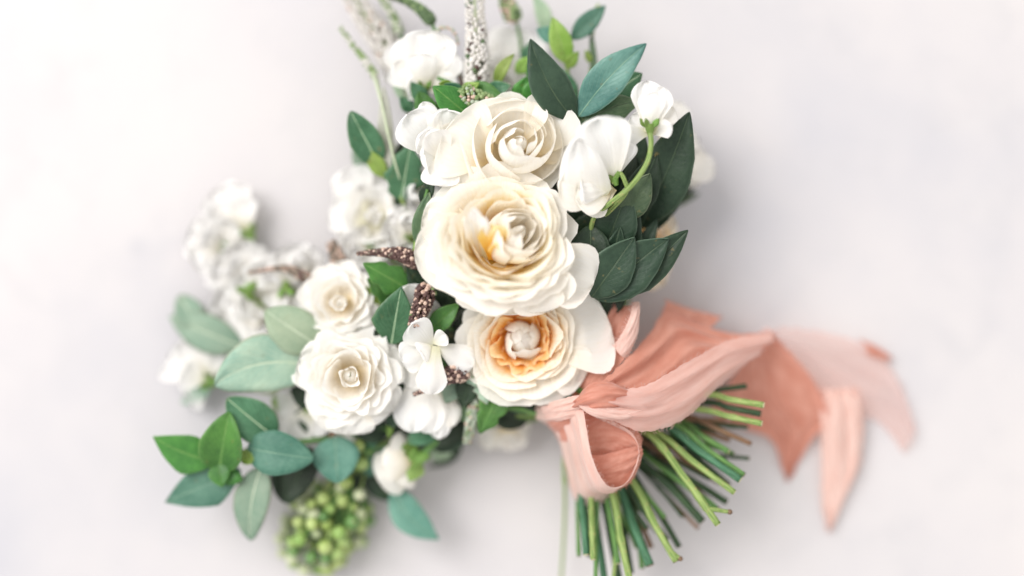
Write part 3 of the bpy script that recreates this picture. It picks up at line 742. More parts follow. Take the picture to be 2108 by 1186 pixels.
flower('pale_bloom', 'small blurred cream blossoms low under the bright serrated leaf', 'flower', [
    (1035, 880, 70, 990, 914, 50, 46, 'fan', dict(ruffle=5)),
    (1040, 880, 70, 1022, 924, 45, 44, 'fan', dict(ruffle=5)),
    (1045, 880, 72, 1066, 922, 50, 50, 'fan', dict(ruffle=5)),
    (1048, 878, 72, 1086, 890, 55, 44, 'fan', dict(ruffle=5)),
    (1042, 882, 76, 1045, 908, 80, 34, 'fan', dict(ruffle=4)),
], None, [(1045, 878, 70), (1110, 860, 90), BIND], PE, 'cream_pale')

# ------------------------------------------------------------------ leafy sprigs
def sprig(name, label, cat, stem, leaves, mat, group=None, sr=5, smat='st_green', rib=True):
    t = Thing(name, label, cat, P(*stem[0]), group)
    t.part('stem', tube([P(*q) for q in stem], sr, sr * 0.75), M[smat])
    for lf in leaves:
        o = dict(lf[8]) if len(lf) > 8 else {}
        m = o.pop('m', mat); wantrib = o.pop('rib', rib); lab = o.pop('label', None); pet = o.pop('pet', None)
        o.setdefault('jag', 0.05); o.setdefault('twist', R_.uniform(-12, 12)); o.setdefault('curl', R_.uniform(-0.06, 0.03))
        o.setdefault('fold', 0.22); o.setdefault('arch', 0.05); o.setdefault('cup', -0.1)
        b, tp = P(*lf[:3]), P(*lf[3:6])
        sd = R_.getstate()
        g = blade(b, tp, lf[6] * K((lf[2] + lf[5]) / 2), lf[7], nu=8, nv=16, ruffle=o.pop('ruffle', 2.0), **o)
        leaf = t.part('leaf', g, M[m], solid=2.0, label=lab)
        if wantrib and lf[6] > 50:
            v = g[0]; cl = [v[j * 9 + 4] + V(0, 0, 0.6) for j in range(0, 16, 3)]
            t.part('midrib', tube(cl, 1.9, 0.7, 10, 6), M['rib_' + m] if 'rib_' + m in M else M['st_green'], parent=leaf)
        if pet: t.part('petiole', tube([P(*pet), (P(*pet) + b) / 2 + V(0, 0, 2), b + (tp - b) * 0.02], 3.6, 2.6), M[smat])
    return t
M['rib_dark'] = plain_mat('dark_midrib', (0.04, 0.07, 0.035), (0.07, 0.11, 0.06))
M['rib_deep'] = M['rib_dark']
M['rib_blue'] = plain_mat('blue_midrib', (0.12, 0.25, 0.18), (0.22, 0.36, 0.26))
M['rib_teal'] = M['rib_blue']
M['rib_olive'] = M['rib_dark']
M['rib_sage'] = plain_mat('sage_midrib', (0.48, 0.58, 0.42), (0.62, 0.68, 0.52))
M['rib_sage_plain'] = M['rib_sage']
M['rib_mid'] = plain_mat('pale_midrib', (0.34, 0.50, 0.30), (0.48, 0.6, 0.4))
M['rib_green'] = plain_mat('green_midrib', (0.10, 0.25, 0.06), (0.2, 0.36, 0.1))
M['rib_lime'] = M['rib_green']
RU = 'dark glossy leaf sprigs on the right'
sprig('leaf_sprig', 'dark sprig of three pointed leaves fanning up above the upper rose', 'leaf sprig',
      [BIND, (1215, 600, 110), (1195, 400, 160), (1186, 235, 225)], [
    (1184, 248, 228, 1094, 82, 285, 82, 'lance', dict(fold=0.3, side=0.07)),
    (1192, 240, 232, 1330, 90, 280, 78, 'lance', dict(m='blue', fold=0.35, side=0.04)),
    (1184, 300, 215, 1318, 210, 245, 84, 'lance', dict(m='olive', fold=-0.25, side=0.16)),
    (1250, 200, 180, 1322, 152, 205, 62, 'lance', dict(m='mid')),
    (1180, 250, 190, 1160, 170, 215, 44, 'lance', dict(m='mid')),
    (1180, 320, 180, 1196, 240, 195, 70, 'lance', dict(m='deep')),
], 'dark', RU, 6)
sprig('leaf_sprig', 'tall dark leaves reaching up at the far right behind the curved lime stem', 'leaf sprig',
      [BIND, (1260, 620, 110), (1310, 480, 150), (1325, 420, 190)], [
    (1316, 470, 170, 1419, 230, 235, 108, 'lance', dict(fold=0.25, side=-0.02)),
    (1262, 400, 170, 1325, 275, 215, 92, 'lance', dict(fold=0.3)),
    (1290, 440, 150, 1290, 330, 180, 80, 'lance', dict(m='deep')),
    (1330, 470, 140, 1405, 300, 180, 90, 'lance', dict(m='deep')),
], 'dark', RU, 6)
sprig('leaf_sprig', 'overlapping pointed dark leaves right beside the largest rose', 'leaf sprig',
      [BIND, (1235, 700, 120), (1240, 600, 160), (1242, 470, 205)], [
    (1282, 452, 225, 1338, 358, 262, 66, 'lance', dict(m='olive', fold=0.25)),
    (1242, 520, 205, 1292, 392, 246, 96, 'lance', dict(fold=0.3)),
    (1216, 462, 232, 1214, 580, 218, 82, 'lance', dict(fold=0.35, m='dark')),
    (1200, 520, 170, 1240, 430, 200, 90, 'lance', dict(m='deep')),
    (1230, 600, 150, 1190, 500, 175, 80, 'lance', dict(m='deep')),
    (1268, 560, 190, 1312, 424, 226, 62, 'lance', dict(m='dark')),
    (1246, 590, 200, 1276, 468, 236, 58, 'lance', dict(m='dark')),
    (1296, 450, 190, 1352, 316, 232, 70, 'lance', dict(m='dark')),
    (1270, 420, 180, 1300, 300, 214, 66, 'lance', dict(m='deep')),
    (1330, 480, 150, 1398, 380, 180, 46, 'lance', dict(m='dark')),
    (1300, 560, 180, 1352, 452, 200, 40, 'lance', dict(m='dark')),
], 'dark', RU, 6)
sprig('leaf_sprig', 'lowest dark leaves on the right, pointing away from the lower rose above the ribbon', 'leaf sprig',
      [BIND, (1220, 720, 130), (1228, 640, 180), (1228, 612, 205)], [
    (1232, 606, 212, 1416, 474, 240, 84, 'lance', dict(fold=0.3, side=-0.05)),
    (1226, 616, 226, 1376, 492, 262, 104, 'lance', dict(fold=0.25, side=0.02, m='dark')),
    (1218, 612, 232, 1306, 488, 268, 92, 'lance', dict(fold=0.3)),
    (1200, 600, 220, 1250, 520, 230, 80, 'lance', dict(m='deep')),
    (1230, 640, 180, 1290, 590, 190, 60, 'lance', dict(m='deep')),
], 'dark', RU, 6)
sprig('leaf_sprig', 'small blurred dark leaves at the outermost right, behind the cream petals', 'leaf sprig',
      [BIND, (1290, 620, 70), (1350, 450, 70), (1390, 340, 80)], [
    (1385, 330, 85, 1438, 286, 85, 46, 'lance', {}),
    (1350, 400, 80, 1440, 370, 60, 50, 'lance', {}),
    (1350, 430, 60, 1440, 398, 50, 24, 'lance', dict(m='olive')),
], 'deep', RU, 5)
TOP = 'light green sprigs at the top'
sprig('leaf_sprig', 'bright lime and teal leaf tips at the top above the dark pointed leaves', 'leaf sprig',
      [(1188, 320, 120), (1178, 200, 140), (1166, 130, 150), (1160, 90, 155)], [
    (1168, 132, 152, 1138, 36, 175, 48, 'lance', dict(m='lime', fold=.35)),
    (1176, 82, 140, 1246, 12, 150, 42, 'lance', dict(m='teal', fold=.3)),
    (1148, 82, 140, 1104, 60, 150, 34, 'lance', dict(m='teal')),
    (1122, 70, 110, 1098, -10, 120, 34, 'lance', dict(m='sage_plain', side=-.1)),
    (1165, 140, 150, 1190, 108, 170, 26, 'lance', dict(m='lime')),
    (1190, 205, 150, 1150, 140, 150, 30, 'lance', dict(m='mid')),
], 'mid', TOP, 4, 'st_lime')
sprig('leaf_sprig', 'green pointed leaves and buds between top flowers and upper rose', 'leaf sprig',
      [(1060, 420, 90), (1010, 260, 150), (960, 190, 175), (900, 160, 175)], [
    (962, 236, 205, 892, 178, 228, 62, 'lance', dict(m='green', fold=.3)),
    (955, 180, 190, 1040, 206, 215, 46, 'lance', dict(m='green')),
    (960, 200, 190, 900, 178, 215, 40, 'lance', dict(m='mid')),
    (890, 250, 180, 862, 190, 190, 46, 'oval', dict(m='green')),
    (1090, 215, 190, 1112, 158, 205, 50, 'lance', dict(m='green')),
    (1070, 215, 180, 1082, 160, 200, 46, 'lance', dict(m='green')),
    (1020, 180, 170, 1058, 112, 190, 26, 'lance', dict(m='lime', side=.08)),
    (1062, 150, 150, 1096, 118, 165, 30, 'lance', dict(m='lime')),
    (950, 190, 200, 985, 172, 220, 26, 'lance', dict(m='lime')),
    (930, 180, 200, 905, 172, 220, 24, 'lance', dict(m='lime')),
    (970, 230, 190, 1010, 200, 205, 54, 'lance', dict(m='deep')),
    (920, 250, 160, 930, 190, 170, 60, 'oval', dict(m='deep')),
    (850, 230, 150, 824, 200, 160, 30, 'lance', dict(m='mid')),
    (830, 210, 140, 808, 150, 140, 18, 'lance', dict(m='sage_plain')),
    (880, 215, 170, 846, 170, 185, 34, 'lance', dict(m='mid')),
    (1000, 190, 180, 1050, 176, 205, 34, 'lance', dict(m='mid')),
    (940, 205, 185, 905, 212, 215, 40, 'lance', dict(m='green')),
    (1075, 130, 120, 1098, 86, 125, 26, 'lance', dict(m='mid')),
    (1110, 190, 150, 1086, 130, 165, 30, 'lance', dict(m='green')),
    (1225, 180, 140, 1216, 60, 130, 16, 'lance', dict(m='olive')),
], 'green', TOP, 5)
sprig('leaf_sprig', 'olive bud stem of the bright sprig standing thin and upright at top right', 'leaf sprig',
      [(1205, 240, 150), (1214, 160, 140), (1218, 100, 130), (1224, 40, 120)], [
    (1224, 40, 120, 1232, 8, 120, 12, 'lance', {}), (1216, 130, 140, 1206, 104, 150, 14, 'lance', {})], 'lime', TOP, 3, 'st_lime')
sprig('leaf_sprig', 'upright rounded green leaf with small side leaf left of the sweet pea cluster', 'leaf sprig',
      [(900, 600, 90), (850, 470, 120), (826, 408, 140), (788, 350, 150), (775, 325, 150)], [
    (780, 338, 152, 722, 230, 182, 66, 'oval', dict(m='mid', fold=.2, cup=.1)),
    (796, 366, 150, 752, 306, 165, 34, 'lance', dict(m='lime')),
    (798, 368, 150, 790, 178, 160, 34, 'lance', dict(m='pale_sheath', arch=.03)),
    (826, 412, 140, 846, 296, 168, 78, 'holly', dict(m='mid')),
    (826, 380, 138, 786, 322, 152, 40, 'holly', dict(m='green')),
    (828, 410, 136, 826, 290, 140, 50, 'holly', dict(m='deep')),
    (770, 350, 90, 730, 300, 90, 54, 'oval', dict(m='sage')),
    (840, 440, 110, 812, 408, 130, 26, 'lance', dict(m='deep')),
], 'mid', TOP, 5, 'st_lime')
sprig('leaf_sprig', 'narrow green leaf hugging the left edge of the largest rose', 'leaf sprig',
      [(960, 640, 110), (862, 550, 180), (858, 480, 215), (880, 390, 225)], [
    (856, 500, 222, 884, 396, 240, 36, 'lance', dict(m='olive', rib=False)),
    (868, 420, 210, 892, 366, 225, 30, 'lance', dict(m='deep')),
    (855, 552, 200, 872, 450, 228, 22, 'lance', dict(m='lime')),
    (860, 520, 215, 886, 500, 230, 10, 'lance', dict(m='deep')),
], 'green', TOP, 4)
EU = 'rounded eucalyptus sprigs on the left'
sprig('eucalyptus_sprig', 'sage eucalyptus with one large veined leaf pointing left beside the spray rose', 'eucalyptus',
      [(960, 800, 90), (760, 770, 110), (668, 748, 140), (630, 735, 150)], [
    (632, 752, 152, 442, 792, 178, 122, 'oval', dict(m='sage', fold=.12, side=-.12, ruffle=4, label='large pale blue green leaf with clear veins and reddish rim')),
    (656, 712, 150, 546, 640, 168, 96, 'oval', dict(m='sage_plain', fold=.18)),
    (600, 690, 110, 550, 658, 120, 40, 'lance', dict(m='deep')),
    (660, 830, 120, 598, 800, 130, 52, 'lance', dict(m='deep')),
    (680, 880, 100, 608, 850, 110, 58, 'oval', dict(m='deep')),
    (590, 840, 90, 560, 822, 100, 30, 'lance', dict(m='lime')),
], 'sage', EU, 6, 'st_green')
sprig('eucalyptus_sprig', 'faded sage eucalyptus leaves lying low and blurred at far left', 'eucalyptus',
      [(800, 800, 60), (620, 740, 40), (500, 705, 34), (380, 640, 28)], [
    (504, 716, 66, 346, 652, 46, 80, 'lance', dict(m='sage', arch=.08)),
    (408, 674, 60, 370, 608, 50, 60, 'oval', dict(m='sage')),
    (450, 690, 30, 420, 635, 26, 44, 'lance', dict(m='sage')),
    (440, 790, 50, 376, 830, 18, 34, 'lance', dict(m='sage', arch=.1)),
    (490, 750, 40, 440, 770, 34, 40, 'lance', dict(m='sage')),
], 'sage', EU, 5, 'st_green')
sprig('eucalyptus_sprig', 'bottom left eucalyptus tip with a whorl of green and teal leaves', 'eucalyptus',
      [(900, 860, 90), (700, 900, 110), (560, 915, 138), (500, 930, 148), (448, 950, 148)], [
    (446, 950, 153, 316, 898, 167, 86, 'point', dict(m='green', fold=.2, side=.05)),
    (452, 968, 157, 470, 852, 195, 92, 'oval', dict(m='green', fold=.25, cup=.2)),
    (566, 900, 157, 468, 820, 180, 88, 'oval', dict(m='mid', fold=.2)),
    (496, 968, 140, 340, 1034, 137, 96, 'point', dict(m='teal', fold=.15)),
    (448, 952, 161, 458, 1002, 173, 46, 'lance', dict(m='green')),
    (470, 960, 155, 456, 998, 165, 66, 'oval', dict(m='green', side=.1)),
    (510, 922, 165, 646, 944, 183, 92, 'oval', dict(m='teal', fold=.12, arch=.1)),
    (538, 962, 143, 514, 1114, 137, 76, 'oval', dict(m='sage', fold=.2, side=-.05)),
    (560, 1000, 105, 630, 980, 125, 90, 'oval', dict(m='deep')),
    (690, 900, 135, 696, 994, 157, 96, 'oval', dict(m='teal', fold=.15)),
    (640, 920, 125, 590, 1034, 115, 70, 'oval', dict(m='deep')),
    (498, 930, 157, 520, 952, 175, 30, 'round', dict(m='lime')),
], 'teal', EU, 6)
sprig('eucalyptus_sprig', 'teal eucalyptus leaf hanging alone below the rosebud at bottom', 'eucalyptus',
      [(1000, 870, 80), (880, 930, 80), (820, 980, 80), (806, 1000, 78)], [
    (808, 1000, 80, 904, 1110, 92, 68, 'lance', dict(m='teal', fold=.3, side=-.1)),
    (760, 960, 70, 812, 1030, 70, 66, 'oval', dict(m='deep')),
    (740, 930, 75, 720, 1010, 76, 60, 'oval', dict(m='deep')),
    (780, 900, 80, 760, 980, 90, 60, 'oval', dict(m='teal')),
], 'teal', EU, 5)
CE = 'green leaves filling the middle of the bouquet'
sprig('leaf_sprig', 'folded mid green leaf with pale rib next to the small brown spike', 'leaf sprig',
      [(1100, 820, 110), (960, 760, 110), (840, 730, 150), (806, 712, 180)], [
    (806, 708, 188, 826, 590, 225, 96, 'point', dict(m='mid', fold=.35)),
    (806, 660, 170, 770, 690, 200, 30, 'lance', dict(m='deep')),
    (800, 640, 160, 776, 660, 170, 30, 'lance', dict(m='olive')),
], 'mid', CE, 5)
sprig('leaf_sprig', 'bright green leaves beneath the dark brown spike at centre left', 'leaf sprig',
      [(1100, 820, 100), (960, 720, 110), (880, 620, 150), (800, 560, 180), (755, 545, 185)], [
    (850, 600, 175, 748, 542, 205, 60, 'holly', dict(m='green')),
    (830, 620, 165, 756, 574, 185, 54, 'holly', dict(m='green')),
    (900, 620, 160, 836, 548, 190, 56, 'lance', dict(m='deep')),
    (800, 630, 150, 752, 592, 170, 26, 'lance', dict(m='lime')),
    (930, 640, 160, 880, 576, 190, 60, 'oval', dict(m='deep')),
], 'green', CE, 4)
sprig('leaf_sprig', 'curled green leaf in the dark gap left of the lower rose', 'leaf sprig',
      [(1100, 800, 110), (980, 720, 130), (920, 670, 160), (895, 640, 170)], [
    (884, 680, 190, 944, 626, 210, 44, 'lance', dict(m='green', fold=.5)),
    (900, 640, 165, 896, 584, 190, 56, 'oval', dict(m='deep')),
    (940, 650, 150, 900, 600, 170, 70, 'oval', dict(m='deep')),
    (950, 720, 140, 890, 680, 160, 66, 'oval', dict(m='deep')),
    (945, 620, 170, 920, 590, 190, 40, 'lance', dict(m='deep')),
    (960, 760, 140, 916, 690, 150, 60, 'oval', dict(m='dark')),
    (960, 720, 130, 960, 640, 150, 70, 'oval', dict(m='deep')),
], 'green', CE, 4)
sprig('leaf_sprig', 'bright green serrated leaf pointing down below the lower rose', 'leaf sprig',
      [(1180, 830, 130), (1100, 810, 140), (1040, 795, 160), (1000, 790, 165)], [
    (1034, 792, 170, 988, 892, 178, 62, 'holly', dict(m='green', fold=.3, jag=.25)),
    (1020, 776, 178, 1046, 822, 190, 34, 'holly', dict(m='lime', jag=.2)),
    (976, 760, 172, 950, 838, 178, 52, 'lance', dict(m='deep')),
    (1000, 770, 176, 962, 786, 196, 40, 'holly', dict(m='sage', jag=.25)),
    (990, 780, 176, 1002, 832, 186, 34, 'holly', dict(m='sage', jag=.3)),
    (985, 750, 176, 972, 778, 200, 26, 'holly', dict(m='sage_plain')),
    (1020, 840, 120, 1082, 872, 120, 62, 'oval', dict(m='deep')),
    (940, 780, 168, 918, 830, 178, 44, 'oval', dict(m='sage', jag=.2)),
    (985, 880, 140, 928, 820, 150, 28, 'lance', dict(m='olive')),
    (1060, 800, 150, 1140, 846, 150, 50, 'lance', dict(m='deep')),
    (1050, 800, 140, 1100, 850, 130, 60, 'oval', dict(m='dark')),
    (1130, 800, 160, 1178, 812, 175, 44, 'oval', dict(m='teal')),
], 'green', CE, 5)
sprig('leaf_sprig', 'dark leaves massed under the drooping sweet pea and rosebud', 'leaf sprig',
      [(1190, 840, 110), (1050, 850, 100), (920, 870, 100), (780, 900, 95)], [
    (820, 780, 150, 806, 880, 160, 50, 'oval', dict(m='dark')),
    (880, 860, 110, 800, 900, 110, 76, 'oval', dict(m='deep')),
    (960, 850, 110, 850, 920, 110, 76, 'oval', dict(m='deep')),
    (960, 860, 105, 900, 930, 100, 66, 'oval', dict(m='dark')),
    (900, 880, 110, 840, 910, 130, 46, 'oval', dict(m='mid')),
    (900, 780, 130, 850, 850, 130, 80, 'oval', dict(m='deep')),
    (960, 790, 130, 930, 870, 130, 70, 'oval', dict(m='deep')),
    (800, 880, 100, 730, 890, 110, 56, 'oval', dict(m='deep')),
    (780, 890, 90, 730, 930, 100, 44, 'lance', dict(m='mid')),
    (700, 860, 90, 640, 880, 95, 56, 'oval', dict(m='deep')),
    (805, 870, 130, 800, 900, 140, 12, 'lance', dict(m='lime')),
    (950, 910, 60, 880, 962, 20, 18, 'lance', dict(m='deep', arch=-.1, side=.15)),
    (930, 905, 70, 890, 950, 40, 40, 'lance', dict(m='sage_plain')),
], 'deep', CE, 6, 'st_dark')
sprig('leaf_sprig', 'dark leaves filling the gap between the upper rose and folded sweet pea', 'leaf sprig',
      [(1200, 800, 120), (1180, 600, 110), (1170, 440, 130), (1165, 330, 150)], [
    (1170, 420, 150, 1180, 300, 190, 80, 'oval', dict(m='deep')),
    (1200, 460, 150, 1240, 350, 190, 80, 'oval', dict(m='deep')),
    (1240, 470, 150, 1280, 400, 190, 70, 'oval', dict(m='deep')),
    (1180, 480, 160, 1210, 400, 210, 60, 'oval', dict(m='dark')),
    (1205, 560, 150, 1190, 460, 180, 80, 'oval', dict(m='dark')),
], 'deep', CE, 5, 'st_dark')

# ------------------------------------------------------------------ flower spikes
def spike(label, pts, rmax, n, fs, mats, group, stem=None, stretch=1.5, smat='st_green', taper=0.75, cat='flower spike', open_=0.55):
    c = [P(*q) for q in pts]
    t = Thing('flower_spike', label, cat, c[0], group)
    ax = catmull(c, 40)
    bins = [[] for _ in mats]
    for i in range(n):
        f = (i + 0.5) / n; f = f ** 0.9
        j = min(int(f * 40), 39); p = ax[j] + (ax[j + 1] - ax[j]) * (f * 40 - j)
        d = (ax[j + 1] - ax[j]).normalized()
        x = V(0.3, 0.2, 0.9).cross(d).normalized(); y = d.cross(x)
        a = i * 2.39996 + R_.uniform(-.3, .3)
        r = rmax * (1 - taper * f) * (0.75 + 0.25 * min(1, f * 8))
        rd = x * math.cos(a) + y * math.sin(a)
        out = (rd + d * open_).normalized()
        sz = fs * (1 - 0.55 * f) * R_.uniform(0.75, 1.25)
        k = 0
        u = R_.random(); acc = 0
        for k, (m, wgt) in enumerate(mats):
            acc += wgt
            if u < acc: break
        bins[k].append(blob(p + rd * max(1.5, r - sz * 0.5), sz * 0.5, out, stretch))
    for k, (m, wgt) in enumerate(mats):
        if bins[k]:
            t.part('florets', merge(bins[k]), M[m], kind='stuff')
    core = tube(c, rmax * 0.35, rmax * 0.08, 16, 8)
    t.part('axis', core, M[smat])
    if stem: t.part('stem', tube([P(*q) for q in stem], 3.6), M[smat])
    return t
VW = 'white flower spikes at the top'
spike('thick blurred white flower spike leaning left at the top edge', [(822, 150, 90), (790, 90, 88), (755, 40, 84), (715, -30, 78)], 32, 520, 11,
      [('white_fl', .93), ('tan', .07)], VW, [(822, 150, 90), (870, 300, 80), (1060, 640, 70), BIND], 1.7, 'st_lime', .35)
spike('upright white flower spike with dark gaps at top centre', [(980, 190, 175), (982, 120, 180), (980, 60, 178), (975, -40, 170)], 26, 430, 11.5,
      [('white_fl', .95), ('dkgreen_fl', .03), ('brown', .02)], VW, [(980, 190, 175), (1000, 320, 120), (1100, 640, 80), BIND], 1.5, 'st_pale', .3)
VG = 'thin green flower spikes at the top'
spike('thin green spike at the outer left of the top', [(775, 160, 130), (752, 125, 128), (726, 92, 124), (700, 56, 118)], 9, 110, 9, [('green_fl', .75), ('white_fl', .25)], VG,
      [(775, 160, 130), (795, 250, 125), (812, 300, 115), (960, 600, 80), BIND], 1.5, 'st_pale', .5)
spike('short green spike between the two thicker ones at top left', [(824, 70, 100), (812, 40, 100), (796, 12, 98), (776, -20, 94)], 11, 110, 10, [('green_fl', .7), ('white_fl', .2), ('dkgreen_fl', .1)], VG,
      [(824, 70, 100), (850, 150, 95), (960, 500, 75), BIND], 1.5, 'st_green', .4)
spike('dark green curved spike above the top sweet pea', [(890, 46, 150), (868, 22, 148), (840, 4, 144), (800, -8, 138)], 14, 150, 11, [('dkgreen_fl', .75), ('green_fl', .25)], VG,
      [(890, 46, 150), (905, 110, 140), (930, 180, 120), (1060, 600, 80), BIND], 1.5, 'st_green', .6)
spike('arched brownish tendril spike with buds over the top sweet pea', [(945, 155, 150), (920, 120, 160), (900, 80, 165), (906, 58, 168), (932, 62, 168), (944, 92, 165)], 5, 70, 8, [('tan', .45), ('greygreen_fl', .35), ('dkgreen_fl', .2)], VG,
      [(945, 155, 150), (990, 300, 110), (1090, 620, 80), BIND], 1.3, 'st_brown', .2)
spike('pale knobbly bud spike in the green patch above the upper rose', [(1010, 215, 205), (985, 205, 215), (965, 195, 222), (955, 180, 228)], 22, 110, 13, [('green_fl', .55), ('greygreen_fl', .3), ('tan', .15)], VG,
      [(1010, 215, 205), (1040, 320, 120), (1110, 620, 90), BIND], 1.6, 'st_lime', .4)
spike('small blurred green bud cluster at the very top edge right of white spike', [(1060, 40, 110), (1050, 20, 110), (1044, 5, 110), (1040, -14, 108)], 20, 60, 15, [('green_fl', .6), ('dkgreen_fl', .25), ('tan', .15)], VG,
      [(1060, 40, 110), (1075, 120, 100), (1120, 600, 80), BIND], 1.5, 'st_green', .3)
VB = 'brown flower spikes among the white flowers'
spike('dark purple brown spike pointing left beside the largest rose', [(862, 540, 205), (830, 525, 212), (790, 520, 212), (736, 522, 206)], 21, 300, 11, [('brown', .66), ('tan', .26), ('grey_brown', .08)], VB,
      [(862, 540, 205), (890, 600, 160), (1000, 740, 110), BIND], 1.4, 'st_brown', .85)
spike('stubby brown and pink spike standing beside the mid green leaf', [(878, 590, 215), (872, 620, 225), (862, 645, 228), (854, 672, 226)], 22, 210, 11, [('brown', .52), ('tan', .42), ('green_fl', .06)], VB,
      [(878, 590, 215), (900, 640, 160), (1000, 740, 110), BIND], 1.4, 'st_brown', .35)
spike('brown spike lying over the drooping sweet pea petals, thin tip to left', [(958, 762, 195), (925, 772, 205), (900, 792, 208), (852, 812, 202)], 25, 260, 11, [('brown', .66), ('tan', .30), ('grey_brown', .04)], VB,
      [(958, 762, 195), (1010, 780, 150), BIND], 1.4, 'st_brown', .92)
spike('grey brown curved spike arching over the left white flowers', [(652, 590, 130), (620, 566, 130), (580, 552, 122), (512, 562, 112)], 16, 240, 10, [('grey_brown', .62), ('brown', .2), ('tan', .18)], VB,
      [(652, 590, 130), (720, 660, 90), (950, 780, 80), BIND], 1.4, 'st_brown', .85)
spike('pinkish brown blurred spike between open white rose and spray rose', [(716, 560, 120), (700, 540, 122), (690, 520, 122), (682, 498, 118)], 19, 130, 11, [('tan', .55), ('grey_brown', .45)], VB,
      [(716, 560, 120), (780, 640, 90), (960, 780, 80), BIND], 1.4, 'st_brown', .45)
spike('grey green knobbly spike hanging down below the serrated leaf', [(985, 820, 160), (975, 850, 160), (968, 880, 155), (962, 912, 145)], 17, 150, 10, [('greygreen_fl', .75), ('tan', .15), ('green_fl', .1)], VB,
      [(985, 820, 160), (1060, 810, 140), BIND], 1.3, 'st_green', .5)

# thin brown twig and thin grass stem
def twig(name, label, cat, pts, r0, r1, mat):
    o = link_mesh(name, *tube([P(*q) for q in pts], r0, r1, knob=[(0.45, 0.5)])[:2], M[mat], P(*pts[0]), None)
    o.location = P(*pts[0]) * S
    o['label'] = label; o['category'] = cat
    return o
twig('twig', 'thin brown twig sticking out below the ruffled spray rose', 'twig', [(760, 800, 120), (700, 870, 130), (676, 910, 125), (662, 934, 118)], 5, 3, 'st_brown')
twig('grass_stem', 'lone thin grass stem hanging down left of the ribbon loop', 'grass stem', [(1190, 840, 110), (1162, 940, 90), (1163, 1000, 80), (1162, 1080, 70), (1155, 1200, 60)], 4.2, 3.2, 'st_lime')
twig('grass_stem', 'thin dry grass stem running down beside the pale sheath at upper left', 'grass stem', [(768, 150, 140), (786, 215, 168), (800, 280, 172), (816, 345, 165), (832, 400, 140)], 2.8, 2.2, 'st_pale')

# ------------------------------------------------------------------ berries
def berries():
    c0 = P(680, 1050, 45)
    t = Thing('berry_cluster', 'blurred cluster of round green berries at the bottom edge of the bouquet', 'berries', c0)
    bv, bf, bu = blob(V(0, 0, 0), 1.0, None, 1.0, True)
    meshes = {}
    rr = random.Random(5)
    pts = []
    tries = 0
    while len(pts) < 84 and tries < 6000:
        tries += 1
        a = rr.uniform(0, 6.283); q = math.sqrt(rr.random())
        # pear-shaped outline, stem end at upper right
        ex, ey = q * math.cos(a) * 92, q * math.sin(a) * 92
        x = 668 + ex * 1.0 - ey * 0.22; y = 1085 + ey * 1.0
        if y < 1000 and x < 600: continue
        if y > 1130 and x > 720: continue
        z = 22 + rr.random() ** 0.7 * 100 * math.sqrt(max(0.05, 1 - q * q))
        r = rr.uniform(10.5, 16)
        p = P(x, y, z)
        if all((p - p2).length > (r + r2) * 0.86 for p2, r2, _ in pts): pts.append((p, r, x))
    for p, r, x in pts:
        u = rr.random()
        m = 'berry_pale' if u < (0.55 if x < 640 else 0.25) else 'berry_lime' if u < 0.68 else 'berry' if u < 0.9 else 'berry_deep'
        d = V(rr.uniform(-.6, .6), rr.uniform(-.9, .3), rr.uniform(.1, 1)).normalized()
        b = t.part('berry', blob(p, r, d, 1.06, True), M[m])
        t.part('berry_tip', blob(p + d * r * 1.02, r * 0.16, d, 0.7), M['tip'], parent=b)
    ped = []
    root = P(735, 985, 75)
    for p, r, x in pts[:]:
        mid = (p * 0.55 + root * 0.45) + V(rr.uniform(-8, 8), rr.uniform(-8, 8), -4)
        ped.append(tube([root, mid, p], 2.6, 2.0, 6, 5, False))
    t.part('pedicels', merge(ped), M['st_green'], kind='stuff')
    t.part('stem', tube([P(735, 985, 75), P(760, 930, 90), P(900, 880, 80), P(*BIND)], 5.5), M['st_lime'])
berries()
def buds():
    t = Thing('berry_cluster', 'few small green berries above the large cluster, under the spray rose', 'berries', P(740, 920, 100))
    for (x, y, z, r, m) in ((738, 918, 112, 13, 'berry_lime'), (745, 955, 108, 14, 'berry'), (722, 960, 100, 11, 'berry_lime'), (712, 992, 104, 15, 'berry_lime'), (740, 1018, 96, 13, 'berry_pale'), (760, 930, 100, 10, 'berry_deep'), (702, 1002, 90, 12, 'berry_pale')):
        b = t.part('berry', blob(P(x, y, z), r, V(0, 0, 1), 1.05, True), M[m])
        t.part('berry_tip', blob(P(x, y, z) + V(0.3, -0.4, 0.86) * r, r * 0.16), M['tip'], parent=b)
        t.part('pedicel', tube([P(x, y, z), P((x + 770) / 2, (y + 900) / 2, z - 10), P(770, 900, 95)], 2.4, 2.4, 6, 5), M['st_lime'])
buds()

